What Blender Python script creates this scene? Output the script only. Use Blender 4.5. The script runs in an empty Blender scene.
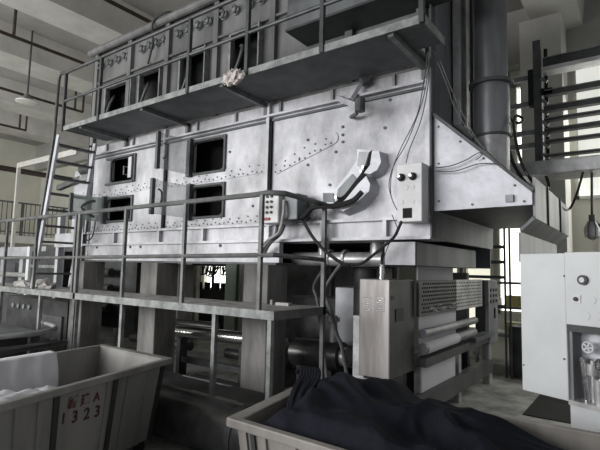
import bpy, bmesh, math, random
from mathutils import Vector, Matrix, noise
random.seed(7)
S = bpy.context.scene
col = S.collection

# ------------------------------------------------------------------ camera
# camera axes in world space (right, down, forward), eye 1.6 m above the floor
F = 470.0
EYE = Vector((0, 0, 1.6))
_X = Vector((646, -29, -470)).normalized()
_Y = Vector((345, 52, 470)); _Y = (_Y - _X * _X.dot(_Y)).normalized()
_Z = _X.cross(_Y)
if _Z.y > 0: _Z = -_Z
RIGHT = Vector((_X.x, _Y.x, _Z.x)); DOWN = Vector((_X.y, _Y.y, _Z.y)); FWD = Vector((_X.z, _Y.z, _Z.z))
cd = bpy.data.cameras.new('camera'); cam = bpy.data.objects.new('camera', cd); col.objects.link(cam)
rot = Matrix((RIGHT, -DOWN, -FWD)).transposed()
cam.matrix_world = Matrix.Translation(EYE) @ rot.to_4x4()
cd.sensor_width = 36; cd.lens = F / 600 * 36; cd.clip_start = .05; cd.clip_end = 200
S.camera = cam

# ------------------------------------------------------------------ light and exposure
S.view_settings.view_transform = 'Standard'; S.view_settings.look = 'None'
S.view_settings.gamma = 1; S.view_settings.use_curve_mapping = False
S.view_settings.exposure = 0.0
w = bpy.data.worlds.new('world'); S.world = w; w.use_nodes = True
bg = w.node_tree.nodes['Background']; bg.inputs[0].default_value = (.95, .97, 1, 1); bg.inputs[1].default_value = .30
def area(name, loc, target, sx, sy, power, colr=(1, 1, 1)):
    l = bpy.data.lights.new(name, 'AREA'); l.shape = 'RECTANGLE'; l.size = sx; l.size_y = sy; l.energy = power; l.color = colr
    o = bpy.data.objects.new(name, l); col.objects.link(o); o.location = loc
    o.rotation_euler = (Vector(target) - Vector(loc)).to_track_quat('-Z', 'Y').to_euler(); return o
area('window_daylight_front', (-6.3, -5.5, 3.4), (-3.8, 4, 2.0), 8, 2.8, 600, (1, 1, 1))
area('window_daylight_back', (0.2, 9.3, 3.2), (-1.5, 5, 1.2), 5.5, 3.0, 150, (1, 1, .93))
area('window_daylight_left', (-13.0, -5.5, 2.6), (-14, 4, 5.6), 9, 3.0, 900, (1, 1, .95))  # added fill aimed up at the left ceiling, no window stands there

# ------------------------------------------------------------------ helpers
def R(px, py): return (RIGHT * (px - 300) + DOWN * (py - 225) + FWD * F)
def at(px, py, x=None, y=None, z=None):
    """point of the place seen at (px, py) on the plane x, y or z = given"""
    d = R(px, py)
    t = (x - EYE.x) / d.x if x is not None else (y - EYE.y) / d.y if y is not None else (z - EYE.z) / d.z
    return EYE + d * t

def mat(name, c, rough=.6, metal=0., var=.12, scale=3., streak=1., bump=.1, c2=None, emit=None, fine=0., spec=.5, alpha=1., trans=0.):
    m = bpy.data.materials.new(name); m.use_nodes = True
    nt = m.node_tree; N = nt.nodes; L = nt.links; b = N['Principled BSDF']
    b.inputs['Roughness'].default_value = rough; b.inputs['Metallic'].default_value = metal
    b.inputs['Specular IOR Level'].default_value = spec
    tc = N.new('ShaderNodeTexCoord'); mp = N.new('ShaderNodeMapping'); L.new(tc.outputs['Object'], mp.inputs[0])
    mp.inputs['Scale'].default_value = (1, 1, 1 / streak)
    nz = N.new('ShaderNodeTexNoise'); nz.inputs['Scale'].default_value = scale; nz.inputs['Detail'].default_value = 8; nz.inputs['Roughness'].default_value = .62
    L.new(mp.outputs[0], nz.inputs['Vector'])
    cr = N.new('ShaderNodeValToRGB'); L.new(nz.outputs['Fac'], cr.inputs[0])
    lo = [max(0, v * (1 - var * 2.2)) for v in c] if c2 is None else list(c2)
    cr.color_ramp.elements[0].position = .3; cr.color_ramp.elements[0].color = (*lo, 1)
    cr.color_ramp.elements[1].position = .62; cr.color_ramp.elements[1].color = (*[min(1, v * (1 + var * .5)) for v in c], 1)
    out = cr.outputs[0]
    L.new(out, b.inputs['Base Color'])
    if bump:
        n2 = N.new('ShaderNodeTexNoise'); n2.inputs['Scale'].default_value = scale * 6; n2.inputs['Detail'].default_value = 4
        L.new(mp.outputs[0], n2.inputs['Vector'])
        bp = N.new('ShaderNodeBump'); bp.inputs['Strength'].default_value = bump; bp.inputs['Distance'].default_value = .02
        L.new(n2.outputs['Fac'], bp.inputs['Height']); L.new(bp.outputs[0], b.inputs['Normal'])
    if emit:
        b.inputs['Emission Color'].default_value = (*emit[0], 1); b.inputs['Emission Strength'].default_value = emit[1]
    if trans: b.inputs['Transmission Weight'].default_value = trans
    if alpha < 1: b.inputs['Alpha'].default_value = alpha
    return m

M = {}
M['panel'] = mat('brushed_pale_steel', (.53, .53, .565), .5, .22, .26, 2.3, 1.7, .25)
M['panel_upper'] = mat('dull_grey_steel', (.17, .172, .174), .6, .2, .25, 2.6, 4, .12)  # same steel as below, the upper wall's shade put into a darker colour
M['hood'] = mat('galvanised_steel', (.54, .545, .59), .45, .3, .16, 2.5, 1.0, .12)
M['sheet_dark'] = mat('dark_galvanised', (.17, .18, .19), .5, .4, .25, 2.5, 4, .1)
M['sheet_mid'] = mat('grey_galvanised', (.27, .275, .29), .5, .3, .25, 2.5, 4, .1)
M['acrylic'] = mat('clear_acrylic', (.62, .64, .66), .2, 0, .1, 2, 1, 0, alpha=.30)
M['acrylic_green'] = mat('greenish_acrylic', (.42, .52, .47), .2, 0, .1, 2, 1, 0, alpha=.5)
M['inside'] = mat('sooty_interior', (.012, .012, .013), .9, 0, .3, 4)  # near-black, for openings, gaps and dark frames
M['angle'] = mat('dark_painted_angle_iron', (.10, .105, .11), .55, .2, .2, 5)
M['rail'] = mat('grey_painted_tube', (.15, .155, .155), .5, .2, .25, 6)
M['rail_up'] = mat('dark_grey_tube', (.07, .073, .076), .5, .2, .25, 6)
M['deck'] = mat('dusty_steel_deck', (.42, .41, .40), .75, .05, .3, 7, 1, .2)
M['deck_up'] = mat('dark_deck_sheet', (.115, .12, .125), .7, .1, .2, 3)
M['edge'] = mat('worn_channel_edge', (.27, .28, .28), .55, .3, .25, 8)
M['concrete'] = mat('raw_concrete', (.245, .235, .23), .9, 0, .28, 3, 4, .5)
M['beam'] = mat('painted_ceiling_beam', (.58, .57, .54), .85, 0, .1, 1.4, 1, .15)
M['slab'] = mat('ceiling_slab', (.36, .355, .34), .9, 0, .1, 1.2, 1, .15)
M['wall'] = mat('pale_green_wall', (.64, .63, .56), .85, 0, .06, 1.0, 1, .1)
M['wall_white'] = mat('pale_wall', (.66, .67, .62), .85, 0, .06, 1.0, 1, .1)
M['floor'] = mat('worn_concrete_floor', (.36, .36, .35), .7, 0, .3, 3.5, 1, .3)
M['pipe'] = mat('galvanised_pipe', (.55, .55, .56), .38, .45, .2, 4)
M['duct'] = mat('grey_round_duct', (.24, .245, .26), .36, .55, .25, 2.5, 5)
M['black'] = mat('black_rubber', (.012, .012, .013), .5, 0, .2, 6)
M['wire'] = mat('grey_wire', (.10, .10, .10), .5, 0, .2, 6)
M['redpipe'] = mat('dark_sprinkler_pipe', (.05, .035, .032), .6, .1, .2, 5)
M['white_enamel'] = mat('off_white_enamel', (.66, .68, .70), .45, 0, .05, 2, 1, .04)
M['box_white'] = mat('pale_control_box', (.70, .70, .71), .5, .05, .08, 4)
M['cab'] = mat('stained_stainless', (.36, .335, .33), .42, .45, .30, 3.6, 7, .12)
M['cab_side'] = mat('dark_cabinet_side', (.11, .11, .115), .5, .35, .2, 3)
M['glass'] = mat('window_daylight_glass', (.85, .88, .85), .3, 0, .03, 1, 1, 0, emit=((1, 1, .92), 2.3))
M['glass_dim'] = mat('frosted_window_glass', (.6, .62, .58), .4, 0, .05, 2, 1, 0, emit=((.95, .96, .9), .65))
M['glass_cream'] = mat('cream_window_blind', (.62, .60, .50), .6, 0, .05, 2, 1, 0, emit=((1, .97, .80), .85))
M['bin'] = mat('translucent_grey_plastic', (.25, .245, .235), .42, 0, .2, 3, 6, .05)
M['bin2'] = mat('dusty_beige_plastic', (.30, .28, .26), .5, 0, .18, 3, 4, .06)
M['strap'] = mat('dark_bin_post', (.035, .035, .035), .6, 0, .2, 5)
M['white_cloth'] = mat('white_cotton', (.72, .72, .76), .9, 0, .05, 3, 1, .1)
M['pink_cloth'] = mat('pinkish_rag', (.66, .60, .57), .9, 0, .18, 9, 1, .3)
M['navy'] = mat('dark_navy_cloth', (.0065, .008, .0155), .8, 0, .25, 6, 1, .25, spec=.25)
M['red_ink'] = mat('faded_red_stencil', (.12, .03, .036), .8, 0, .25, 18, 1, 0)
M['dark_ink'] = mat('dark_red_stencil', (.075, .022, .027), .8, 0, .25, 18, 1, 0)
M['dark_steel'] = mat('oily_dark_steel', (.09, .09, .092), .3, .5, .3, 3)
M['machine_dk'] = mat('dark_machine_paint', (.055, .057, .06), .55, .2, .3, 3)
M['web'] = mat('grey_lilac_cloth_web', (.58, .57, .61), .85, 0, .04, 2, 1, .03)
M['chrome'] = mat('chrome', (.6, .6, .6), .18, .95, .08, 5)
M['green'] = mat('pale_green_paint', (.36, .42, .37), .6, 0, .1, 3)
M['cream_board'] = mat('stained_cream_board', (.50, .50, .42), .7, 0, .2, 4)
M['yellow'] = mat('yellow_plastic', (.62, .55, .22), .6, 0, .1, 3)
M['red'] = mat('red_switch', (.30, .03, .03), .5, 0, .1, 3)
M['smoke_glass'] = mat('acrylic_door', (.55, .57, .58), .35, .1, .1, 2, 1, .02)
M['lampshade'] = mat('enamel_shade', (.16, .16, .15), .4, .2, .1, 4)
M['lampglow'] = mat('shade_inner_white', (.8, .8, .75), .4, 0, .05, 4)

def V(*a): return Vector(a)
class MB:
    def __init__(s): s.bm = bmesh.new(); s.marks = []
    def mark(s, m): s.marks.append((len(s.bm.faces), m)); return s
    def box(s, a, b):
        x0, y0, z0 = [min(p, q) for p, q in zip(a, b)]; x1, y1, z1 = [max(p, q) for p, q in zip(a, b)]
        v = [s.bm.verts.new(p) for p in ((x0, y0, z0), (x1, y0, z0), (x1, y1, z0), (x0, y1, z0), (x0, y0, z1), (x1, y0, z1), (x1, y1, z1), (x0, y1, z1))]
        for f in ((0, 3, 2, 1), (4, 5, 6, 7), (0, 1, 5, 4), (1, 2, 6, 5), (2, 3, 7, 6), (3, 0, 4, 7)): s.bm.faces.new([v[i] for i in f])
        return s
    def hexa(s, bot, top):
        """solid between two loops of equal length"""
        n = len(bot); a = [s.bm.verts.new(p) for p in bot]; b = [s.bm.verts.new(p) for p in top]
        s.bm.faces.new(a[::-1]); s.bm.faces.new(b)
        for i in range(n): s.bm.faces.new((a[i], a[(i + 1) % n], b[(i + 1) % n], b[i]))
        return s
    def prism(s, poly, off):
        off = Vector(off); return s.hexa([Vector(p) for p in poly], [Vector(p) + off for p in poly])
    def beam(s, p, q, w, h, up=(0, 0, 1)):
        p, q = Vector(p), Vector(q); d = (q - p).normalized(); u = Vector(up)
        if abs(d.dot(u)) > .98: u = V(0, 1, 0)
        r = d.cross(u).normalized() * w / 2; u = r.cross(d).normalized() * h / 2
        return s.hexa([p - r - u, p + r - u, p + r + u, p - r + u], [q - r - u, q + r - u, q + r + u, q - r + u])
    def cyl(s, p, q, r, r2=None, n=16):
        p, q = Vector(p), Vector(q); r2 = r if r2 is None else r2; d = (q - p).normalized()
        u = V(0, 0, 1) if abs(d.z) < .9 else V(1, 0, 0)
        a = d.cross(u).normalized(); b = d.cross(a)
        P = [p + (a * math.cos(t) + b * math.sin(t)) * r for t in [i * math.tau / n for i in range(n)]]
        Q = [q + (a * math.cos(t) + b * math.sin(t)) * r2 for t in [i * math.tau / n for i in range(n)]]
        return s.hexa(P, Q)
    def tube(s, pts, r, n=8, smooth=0):
        pts = [Vector(p) for p in pts]
        if smooth:
            out = []
            for i in range(len(pts) - 1):
                p0 = pts[max(i - 1, 0)]; p1 = pts[i]; p2 = pts[i + 1]; p3 = pts[min(i + 2, len(pts) - 1)]
                for k in range(smooth):
                    t = k / smooth
                    out.append(.5 * ((2 * p1) + (p2 - p0) * t + (2 * p0 - 5 * p1 + 4 * p2 - p3) * t * t + (3 * p1 - p0 - 3 * p2 + p3) * t ** 3))
            pts = out + [pts[-1]]
        rings = []; prev = None
        for i, p in enumerate(pts):
            d = (pts[min(i + 1, len(pts) - 1)] - pts[max(i - 1, 0)]).normalized()
            if prev is None:
                u = V(0, 0, 1) if abs(d.z) < .9 else V(1, 0, 0); a = d.cross(u).normalized()
            else:
                a = (prev - d * prev.dot(d)).normalized()
            prev = a; b = d.cross(a)
            rings.append([s.bm.verts.new(p + (a * math.cos(i2 * math.tau / n) + b * math.sin(i2 * math.tau / n)) * r) for i2 in range(n)])
        for A, B in zip(rings, rings[1:]):
            for i in range(n): s.bm.faces.new((A[i], A[(i + 1) % n], B[(i + 1) % n], B[i]))
        s.bm.faces.new(rings[0][::-1]); s.bm.faces.new(rings[-1]); return s
    def lathe(s, c, prof, n=24, axis='z'):
        """rings of (radius, height) about an axis through c; ends open unless radius ~0"""
        c = Vector(c); rings = []
        for r, h in prof:
            ring = []
            for i in range(n):
                t = i * math.tau / n; u, v = r * math.cos(t), r * math.sin(t)
                ring.append(s.bm.verts.new(c + (V(u, v, h) if axis == 'z' else V(u, -h, v) if axis == 'y' else V(h, u, v))))
            rings.append(ring)
        for A, B in zip(rings, rings[1:]):
            for i in range(n): s.bm.faces.new((A[i], A[(i + 1) % n], B[(i + 1) % n], B[i]))
        s.bm.faces.new(rings[0][::-1]); s.bm.faces.new(rings[-1]); return s
    def panel(s, x0, x1, z0, z1, y0, y1, holes=()):
        xs = sorted({x0, x1, *[h[0] for h in holes], *[h[1] for h in holes]}); zs = sorted({z0, z1, *[h[2] for h in holes], *[h[3] for h in holes]})
        for a, b in zip(xs, xs[1:]):
            run = None
            for c, d in zip(zs, zs[1:]):
                mx, mz = (a + b) / 2, (c + d) / 2
                if any(h[0] < mx < h[1] and h[2] < mz < h[3] for h in holes):
                    if run: s.box((a, y0, run[0]), (b, y1, run[1])); run = None
                else: run = (run[0], d) if run else (c, d)
            if run: s.box((a, y0, run[0]), (b, y1, run[1]))
        return s
    def build(s, name, m, parent=None, bevel=0, smooth=False, origin=None):
        me = bpy.data.meshes.new(name); bmesh.ops.recalc_face_normals(s.bm, faces=s.bm.faces)
        base = V(0, 0, 0)
        if parent is not None:
            q = parent
            while q: base = base + q.location; q = q.parent
        o = bpy.data.objects.new(name, me); col.objects.link(o)
        org = Vector(origin) if origin is not None else base
        if parent is None and origin is None:
            vs = [v.co for v in s.bm.verts]; org = V(sum(v.x for v in vs) / len(vs), sum(v.y for v in vs) / len(vs), min(v.z for v in vs))
        bmesh.ops.translate(s.bm, verts=s.bm.verts, vec=-org)
        s.bm.faces.index_update(); idx = [0] * len(s.bm.faces); used = []
        for k, (at_, mm) in enumerate(s.marks):
            if mm not in used: used.append(mm)
            for i in range(at_, len(idx)): idx[i] = used.index(mm) + 1
        s.bm.to_mesh(me); s.bm.free()
        o.location = org - base if parent is not None else org
        if parent is not None: o.parent = parent
        me.materials.append(M[m] if isinstance(m, str) else m)
        for mm in used: me.materials.append(M[mm])
        if used: me.polygons.foreach_set('material_index', idx)
        if smooth:
            for p in me.polygons: p.use_smooth = True
            sm = o.modifiers.new('edges', 'EDGE_SPLIT'); sm.split_angle = math.radians(40)
        if bevel:
            bv = o.modifiers.new('bevel', 'BEVEL'); bv.width = bevel; bv.segments = 2; bv.limit_method = 'ANGLE'
        return o
def tag(o, label=None, cat=None, group=None, kind=None):
    if label: o['label'] = label
    if cat: o['category'] = cat
    if group: o['group'] = group
    if kind: o['kind'] = kind
    return o
def thing(name, label, cat, loc, group=None):
    o = bpy.data.objects.new(name, None); o.empty_display_size = .1; col.objects.link(o); o.location = loc
    return tag(o, label, cat, group)
def struct(mb, name, m, **k): return tag(mb.build(name, m, **k), kind='structure')
def dup(root, loc, label=None):
    r = root.copy(); col.objects.link(r); r.location = loc
    if label: r['label'] = label
    for ch in root.children:
        c = ch.copy(); col.objects.link(c); c.parent = r
        for g in ch.children:
            d = g.copy(); col.objects.link(d); d.parent = c
    return r

# ------------------------------------------------------------------ the building
struct(MB().box((-26, -7, -.2), (6, 12, 0)), 'floor', 'floor')
struct(MB().box((-26, -7, 6.62), (6, 12, 6.8)), 'ceiling', 'slab')
n = 1
for x0, x1 in ((-1.45, -.72), (-5.5, -4.75), (-8.7, -7.92), (-11.58, -10.7), (-14.86, -14.0), (-17.6, -16.8)):
    struct(MB().hexa([V(x0, -7, 6), V(x1, -7, 6), V(x1, 9.6, 6), V(x0, 9.6, 6)], [V(x0 - .06, -7, 6.63), V(x1 + .06, -7, 6.63), V(x1 + .06, 9.6, 6.63), V(x0 - .06, 9.6, 6.63)]), f'trim_{n}', 'beam'); n += 1
struct(MB().box((-26, 9.3, 5.55), (6, 9.6, 6.62)), f'trim_{n}', 'slab'); n += 1
# left wall of the hall
struct(MB().box((-21.2, -7, 0), (-21, 12, 6.62)), 'wall_left', 'wall')
# back wall with its openings
YB = 9.6
wins = [(-2.92, -2.36, .45, 2.75), (-3.6, -3.0, .45, 2.75), (-1.93, -1.72, 3.2, 5.25), (-2.28, -1.72, .85, 2.6), (-.93, 1.8, 2.95, 5.45), (-.62, -.33, 1.55, 2.5), (.1, .8, .9, 2.3),
        (-10.5, -9.4, .95, 1.75), (-7.4, -7.0, .9, 1.7), (-17, -15, .9, 2.4)]
struct(MB().panel(-21, 6, 0, 6.62, YB, YB + .2, wins), 'wall_back', 'wall')
for i, (a, b, c, d) in enumerate(wins):
    big = (i == 4)
    g = struct(MB().box((a, YB + .12, c), (b, YB + .14, d)), f'window_{i+1}', 'glass_dim' if big else 'glass_cream' if i < 2 else 'glass')
    f = MB(); t = .05
    f.box((a, YB - .03, c), (a + t, YB + .1, d)).box((b - t, YB - .03, c), (b, YB + .1, d)).box((a, YB - .03, d - t), (b, YB + .1, d)).box((a, YB - .03, c), (b, YB + .1, c + t))
    f.build('window_frame', 'wall_white', g)
    if big:
        for xx in (-.12, .75): MB().box((xx, YB - .02, c), (xx + .05, YB + .08, d)).build('window_bar', 'angle', g)

# round-the-back concrete column of the building and a flat dark patch on the floor
struct(MB().box((-1.62, 8.6, 0), (-.98, 9.3, 6.0)), f'trim_{n}', 'beam'); n += 1
struct(MB().box((-1.18, 6.0, .0), (-.1, 7.12, .012)), f'trim_{n}', 'inside'); n += 1

# mezzanine at the far left
struct(MB().box((-21, -7, 2.25), (-17.0, 9.6, 2.5)), f'trim_{n}', 'beam'); n += 1
mz = thing('guard_rail', 'long dark barred guard rail of the far left gallery', 'railing', (-17.1, 6, 2.5))
b = MB().beam((-17.1, 4.5, 3.62), (-17.1, 9.5, 3.62), .05, .05).beam((-17.1, 4.5, 2.62), (-17.1, 9.5, 2.62), .04, .04)
b.build('top_rail', 'angle', mz)
for i in range(34): MB().beam((-17.1, 4.55 + i * .15, 2.5), (-17.1, 4.55 + i * .15, 3.6), .02, .02).build('baluster', 'angle', mz)
for yy in (4.5, 5.9, 7.3, 8.7): MB().beam((-17.1, yy, 2.5), (-17.1, yy, 3.64), .06, .06).build('rail_post', 'angle', mz)
gp = MB().box((-14.04, 5.74, 0), (-13.96, 5.82, 4.22)).build('gallery_post', 'beam')
tag(gp, 'slim pale upright post in front of the far gallery rail', 'post')
gb = MB().box((-14.04, 5.74, 4.22), (-10.9, 5.82, 4.36)).build('gallery_beam', 'beam')
tag(gb, 'pale horizontal beam resting on the slim gallery post', 'beam')

# sprinkler pipes under the ceiling
def spr(name, px0, px1, z, label, ext=0, drops=()):
    a = at(*px0, z=z); c = at(*px1, z=z); x = (a.x + c.x) / 2
    y1 = max(a.y, c.y) + ext
    t = thing(name, label, 'pipe', (x, a.y, z), 'sprinkler pipes under the ceiling')
    MB().cyl((x, -3, z), (x, y1, z), .035, n=8).build('pipe_run', 'redpipe', t)
    for y in drops: MB().cyl((x, y, z), (x, y, 6.64), .03, n=8).build('hanger', 'redpipe', t)
spr('sprinkler_pipe', (0, 31), (87, 65), 5.9, 'dark ceiling pipe above the bell lamp, running to the top corner of the big machine', 0, (at(13, 37, z=5.9).y, 1.0, 6.5))
spr('sprinkler_pipe', (107, 0), (152, 23), 5.9, 'dark ceiling pipe that disappears behind the top edge of the big machine', 2, (0.5, 8))
spr('sprinkler_pipe', (0, 88), (83, 112), 5.7, 'dark ceiling pipe passing behind the bell lamp', 0, (at(74, 110, z=5.7).y, at(83, 112, z=5.7).y, 1.))
spr('sprinkler_pipe', (0, 125), (27, 130), 5.6, 'short dark ceiling pipe below and behind the bell lamp', 0, (at(19, 129, z=5.6).y, at(27, 130, z=5.6).y))
wp = MB().cyl((-16.6, 5.5, 4.62), (-16.6, 9.5, 4.62), .09, n=10).build('service_pipe', 'redpipe')
tag(wp, 'thick brown pipe running along the far left wall above the gallery rail', 'pipe')


# bell lamp
lp = at(27, 101, z=5.05)
lt = thing('pendant_lamp', 'grey bell-shaped lamp hanging from the ceiling at the far left', 'lamp', lp)
k = .15
MB().lathe(lp, [(1.15 * k, -.12 * k), (1.05 * k, .02 * k), (.75 * k, .3 * k), (.5 * k, .62 * k), (.42 * k, .95 * k), (.15 * k, 1.05 * k)], 28).build('lamp_shade', 'lampshade', lt, smooth=True)
MB().lathe(lp + V(0, 0, -.25 * k), [(1.2 * k, 0), (1.5 * k, .01), (1.45 * k, .03), (1.1 * k, .035)], 28).build('shade_rim', 'lampglow', lt, smooth=True)
MB().cyl(lp + V(0, 0, 1.0 * k), V(lp.x, lp.y, 6.64), .02, n=8).build('suspension_rod', 'rail_up', lt)

# ------------------------------------------------------------------ concrete pillars below the machine
for i, (x, y, lab) in enumerate([(-7.3, 4.0, 'square concrete pillar under the left end of the big machine, front row'),
                                 (-5.47, 4.0, 'square concrete pillar in the middle of the front row, between the deck posts'),
                                 (-3.53, 4.0, 'square concrete pillar nearest the right corner of the low deck')]):
    h = .18; o = MB().box((x - h, y, 0), (x + h, y + .36, 1.64)).build('concrete_pillar', 'concrete', bevel=.012)
    tag(o, lab, 'pillar', 'concrete pillars under the big machine')
for x, lab in ((-7.3, 'rear concrete pillar farthest left under the machine'), (-5.3, 'rear concrete pillar seen through the middle bay under the machine'), (-3.1, 'rear concrete pillar behind the thin black pipes under the machine')):
    o = MB().box((x - .18, 5.9, 0), (x + .18, 6.26, 1.64)).build('concrete_pillar', 'concrete', bevel=.012)
    tag(o, lab, 'pillar', 'concrete pillars under the big machine')

# ------------------------------------------------------------------ the big dryer
YF = 4.2
XL, XR = -7.46, -1.56
D = thing('textile_dryer', 'huge pale steel drying machine filling the middle of the hall', 'machine', (-4.5, 5.2, 1.64))
H1 = (-6.82, -6.22, 2.90, 3.27); H2 = (-4.88, -4.30, 2.85, 3.27); H3 = (-6.88, -6.24, 2.29, 2.63); H4 = (-4.85, -4.29, 2.26, 2.65)
MB().panel(XL, XR, 2.11, 3.55, YF, YF + .04, (H1, H2, H3, H4)).build('front_panel', 'panel', D)
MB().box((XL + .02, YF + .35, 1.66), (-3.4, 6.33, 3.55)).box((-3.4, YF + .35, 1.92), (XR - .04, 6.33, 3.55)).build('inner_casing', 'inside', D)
MB().box((XL, YF + .04, 2.1), (XL + .03, 6.35, 3.55)).build('end_panel', 'panel', D)
MB().box((XR - .03, YF + .041, 1.92), (XR, 6.35, 6.0)).build('end_panel', 'sheet_mid', D)
MB().box((XL, 6.33, 1.66), (XR - .03, 6.36, 5.2)).build('back_panel', 'sheet_dark', D)
UH = [(-7.10, -6.52, 4.02, 4.55), (-5.72, -5.10, 4.0, 4.60), (-5.0, -4.42, 4.0, 4.56), (-4.25, -3.68, 4.0, 4.58)]
UH = [(at(a, 90, y=YF).x, at(b_, 80, y=YF).x, 3.97, z) for a, b_, z in ((108, 134, 4.50), (141, 162, 4.52), (181, 206, 4.56), (231, 259, 4.60))] + [(-3.0, -1.75, 3.66, 3.74)]
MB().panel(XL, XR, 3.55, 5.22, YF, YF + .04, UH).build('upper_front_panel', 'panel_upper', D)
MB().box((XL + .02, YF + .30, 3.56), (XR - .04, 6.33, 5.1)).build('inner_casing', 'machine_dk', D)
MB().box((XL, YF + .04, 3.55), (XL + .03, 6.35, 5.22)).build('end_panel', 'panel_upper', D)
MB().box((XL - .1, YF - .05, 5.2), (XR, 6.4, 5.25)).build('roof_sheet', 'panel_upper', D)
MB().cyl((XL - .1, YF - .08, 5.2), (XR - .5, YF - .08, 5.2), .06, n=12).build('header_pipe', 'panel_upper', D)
for i in range(14): MB().box((XL + .2 + i * .42, YF - .02, 5.25), (XL + .26 + i * .42, YF + .04, 5.31)).build('roof_bolt', 'angle', D)
# frame members
def post(x, z0, z1, w=.05, m='edge', d=.05): MB().box((x - w / 2, YF - d, z0), (x + w / 2, YF, z1)).build('frame_post', m, D)
for x in (XL + .03, -5.48, -3.55, XR - .03): post(x, 2.11, 3.55, .045, 'panel'); 
for x in (-5.44, -3.51): MB().box((x - .012, YF - .03, 2.11), (x + .012, YF, 3.37)).build('seam_gap', 'inside', D)
MB().box((XL - .012, YF - .06, 1.66), (XL + .0, YF + .05, 5.2)).box((XL + .085, YF - .012, 1.66), (XL + .10, YF, 5.2)).build('corner_angle', 'angle', D)
MB().box((XR - .003, YF - .055, 1.92), (XR + .012, YF + .06, 5.2)).build('corner_angle', 'angle', D)
MB().box((XL + .1, YF - .07, 3.385), (XR - .06, YF, 3.41)).build('seam_ledge', 'panel', D)
MB().box((XL + .1, YF - .03, 3.335), (XR - .06, YF, 3.36)).build('seam_ledge', 'angle', D)
for i in range(8):
    x = -7.0 + i * .72
    MB().box((x, YF - .03, 3.4), (x + .03, YF, 3.55)).build('stiffener', 'edge', D)
# bottom channel and skirt
b = MB().box((XL, YF - .06, 2.09), (XR, YF + .35, 2.12)).box((XL, YF - .06, 1.90), (XR, YF + .35, 1.93)).box((XL, YF, 1.92), (XR, YF + .05, 2.10)); b.build('bottom_channel', 'panel', D)
for x in (-6.6, -5.5, -4.6, -3.5, -2.75, -2.02): MB().box((x - .02, YF - .055, 1.925), (x + .02, YF + .01, 2.095)).build('channel_stiffener', 'panel', D)
MB().box((XL, YF - .01, 1.665), (-3.35, YF + .06, 1.90)).build('skirt_panel', 'panel', D)
MB().box((XL, YF - .08, 1.64), (-3.33, YF + .3, 1.665)).build('skirt_flange', 'angle', D)
for x in (-7.1, -6.2, -5.95, -5.0, -4.3): MB().cyl((x, YF - .02, 1.87), (x, YF, 1.87), .02, n=10).build('bolt', 'black', D)
# upper wall members
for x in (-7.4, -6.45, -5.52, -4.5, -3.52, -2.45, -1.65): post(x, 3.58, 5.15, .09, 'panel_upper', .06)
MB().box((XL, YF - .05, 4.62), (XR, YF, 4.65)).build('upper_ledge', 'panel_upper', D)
for (a, b_, c, d) in UH[:4]:
    t = .035
    fr = MB().box((a - t, YF - .04, c - t), (a, YF, d + t)).box((b_, YF - .04, c - t), (b_ + t, YF, d + t)).box((a, YF - .04, d), (b_, YF, d + t)).box((a, YF - .04, c - t), (b_, YF, c)).build('vent_frame', 'edge', D)
    MB().box((b_ + .035, YF - .09, c - .02), (b_ + .055, YF - .005, d + .02)).build('vent_shutter', 'edge', fr)
    MB().tube([(a + .05, YF + .1, d - .1), (a + .2, YF - .02, d - .2), (a + .16, YF - .05, c + .22), (a + .02, YF - .02, c + .05)], .022, smooth=5).build('damper_lever', 'angle', fr)
# valve knobs along the top
kx = []
for px in (103, 111, 119, 127, 144, 152, 158, 165, 180, 190, 200, 210, 225, 237, 251, 262, 285):
    kx.append(at(px, 60, y=YF).x)
xs = sorted(set(round(at(px, 67 - (px - 103) * .42, y=YF).x, 2) for px in (103, 111, 119, 127, 144, 152, 159, 166, 180, 190, 200, 210, 225, 237, 251, 263, 287)))
for x in xs:
    kn = MB().cyl((x, YF - .03, 4.93), (x, YF, 4.93), .062, n=16).build('valve_knob', 'edge', D)
    MB().tube([(x + .045 * math.cos(t), YF - .07, 4.93 + .045 * math.sin(t)) for t in [math.radians(a) for a in range(-130, 150, 28)]], .016).build('knob_grip', 'angle', kn)
tag(MB().tube([(-5.35, 4.5, 5.27), (-5.45, YF - .06, 5.30), (-5.72, YF - .16, 5.2), (-5.80, YF - .10, 4.9), (-5.92, YF - .08, 4.62)], .014, 8, 5).build('hanging_cable', 'black'), 'thin black cable drooping over the top edge of the machine onto its upper front', 'cable')
for x, z in ((-3.2, 4.7), (-3.25, 3.92), (-1.95, 3.75), (-5.2, 3.8)):
    MB().cyl((x, YF - .08, z), (x, YF, z), .05, n=12).build('valve_knob', 'edge', D)
MB().box((-3.02, 3.80, 4.15), (-1.0, YF, 4.62)).build('overhead_duct_box', 'sheet_dark', D, bevel=.01)
MB().box((-3.03, 3.79, 4.14), (-.99, YF, 4.165)).build('duct_flange', 'machine_dk', D)
# hatches
def hatch(h, dooropen, lab=None):
    a, b_, c, d = h; t = .035
    fr = MB().box((a - t, YF - .03, c - t), (a, YF, d + t)).box((b_, YF - .03, c - t), (b_ + t, YF, d + t)).box((a, YF - .03, d), (b_, YF, d + t)).box((a, YF - .03, c - t), (b_, YF, c)).build('hatch_frame', 'angle', D, bevel=.01)
    s = .05
    for (cx, cz, sx, sz) in ((a, c, 1, 1), (b_, c, -1, 1), (a, d, 1, -1), (b_, d, -1, -1)):
        MB().prism([(cx, YF - .02, cz), (cx + sx * s, YF - .02, cz), (cx + sx * s * .3, YF - .02, cz + sz * s * .3), (cx, YF - .02, cz + sz * s)], (0, .03, 0)).build('corner_gusset', 'angle', fr)
    return fr
hatch(H1, 0); hatch(H2, 1); hatch(H3, 1); hatch(H4, 1)
MB().box((-6.33, YF - .045, 2.93), (-6.25, YF - .01, 3.25)).build('hatch_slide', 'panel', D)
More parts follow.
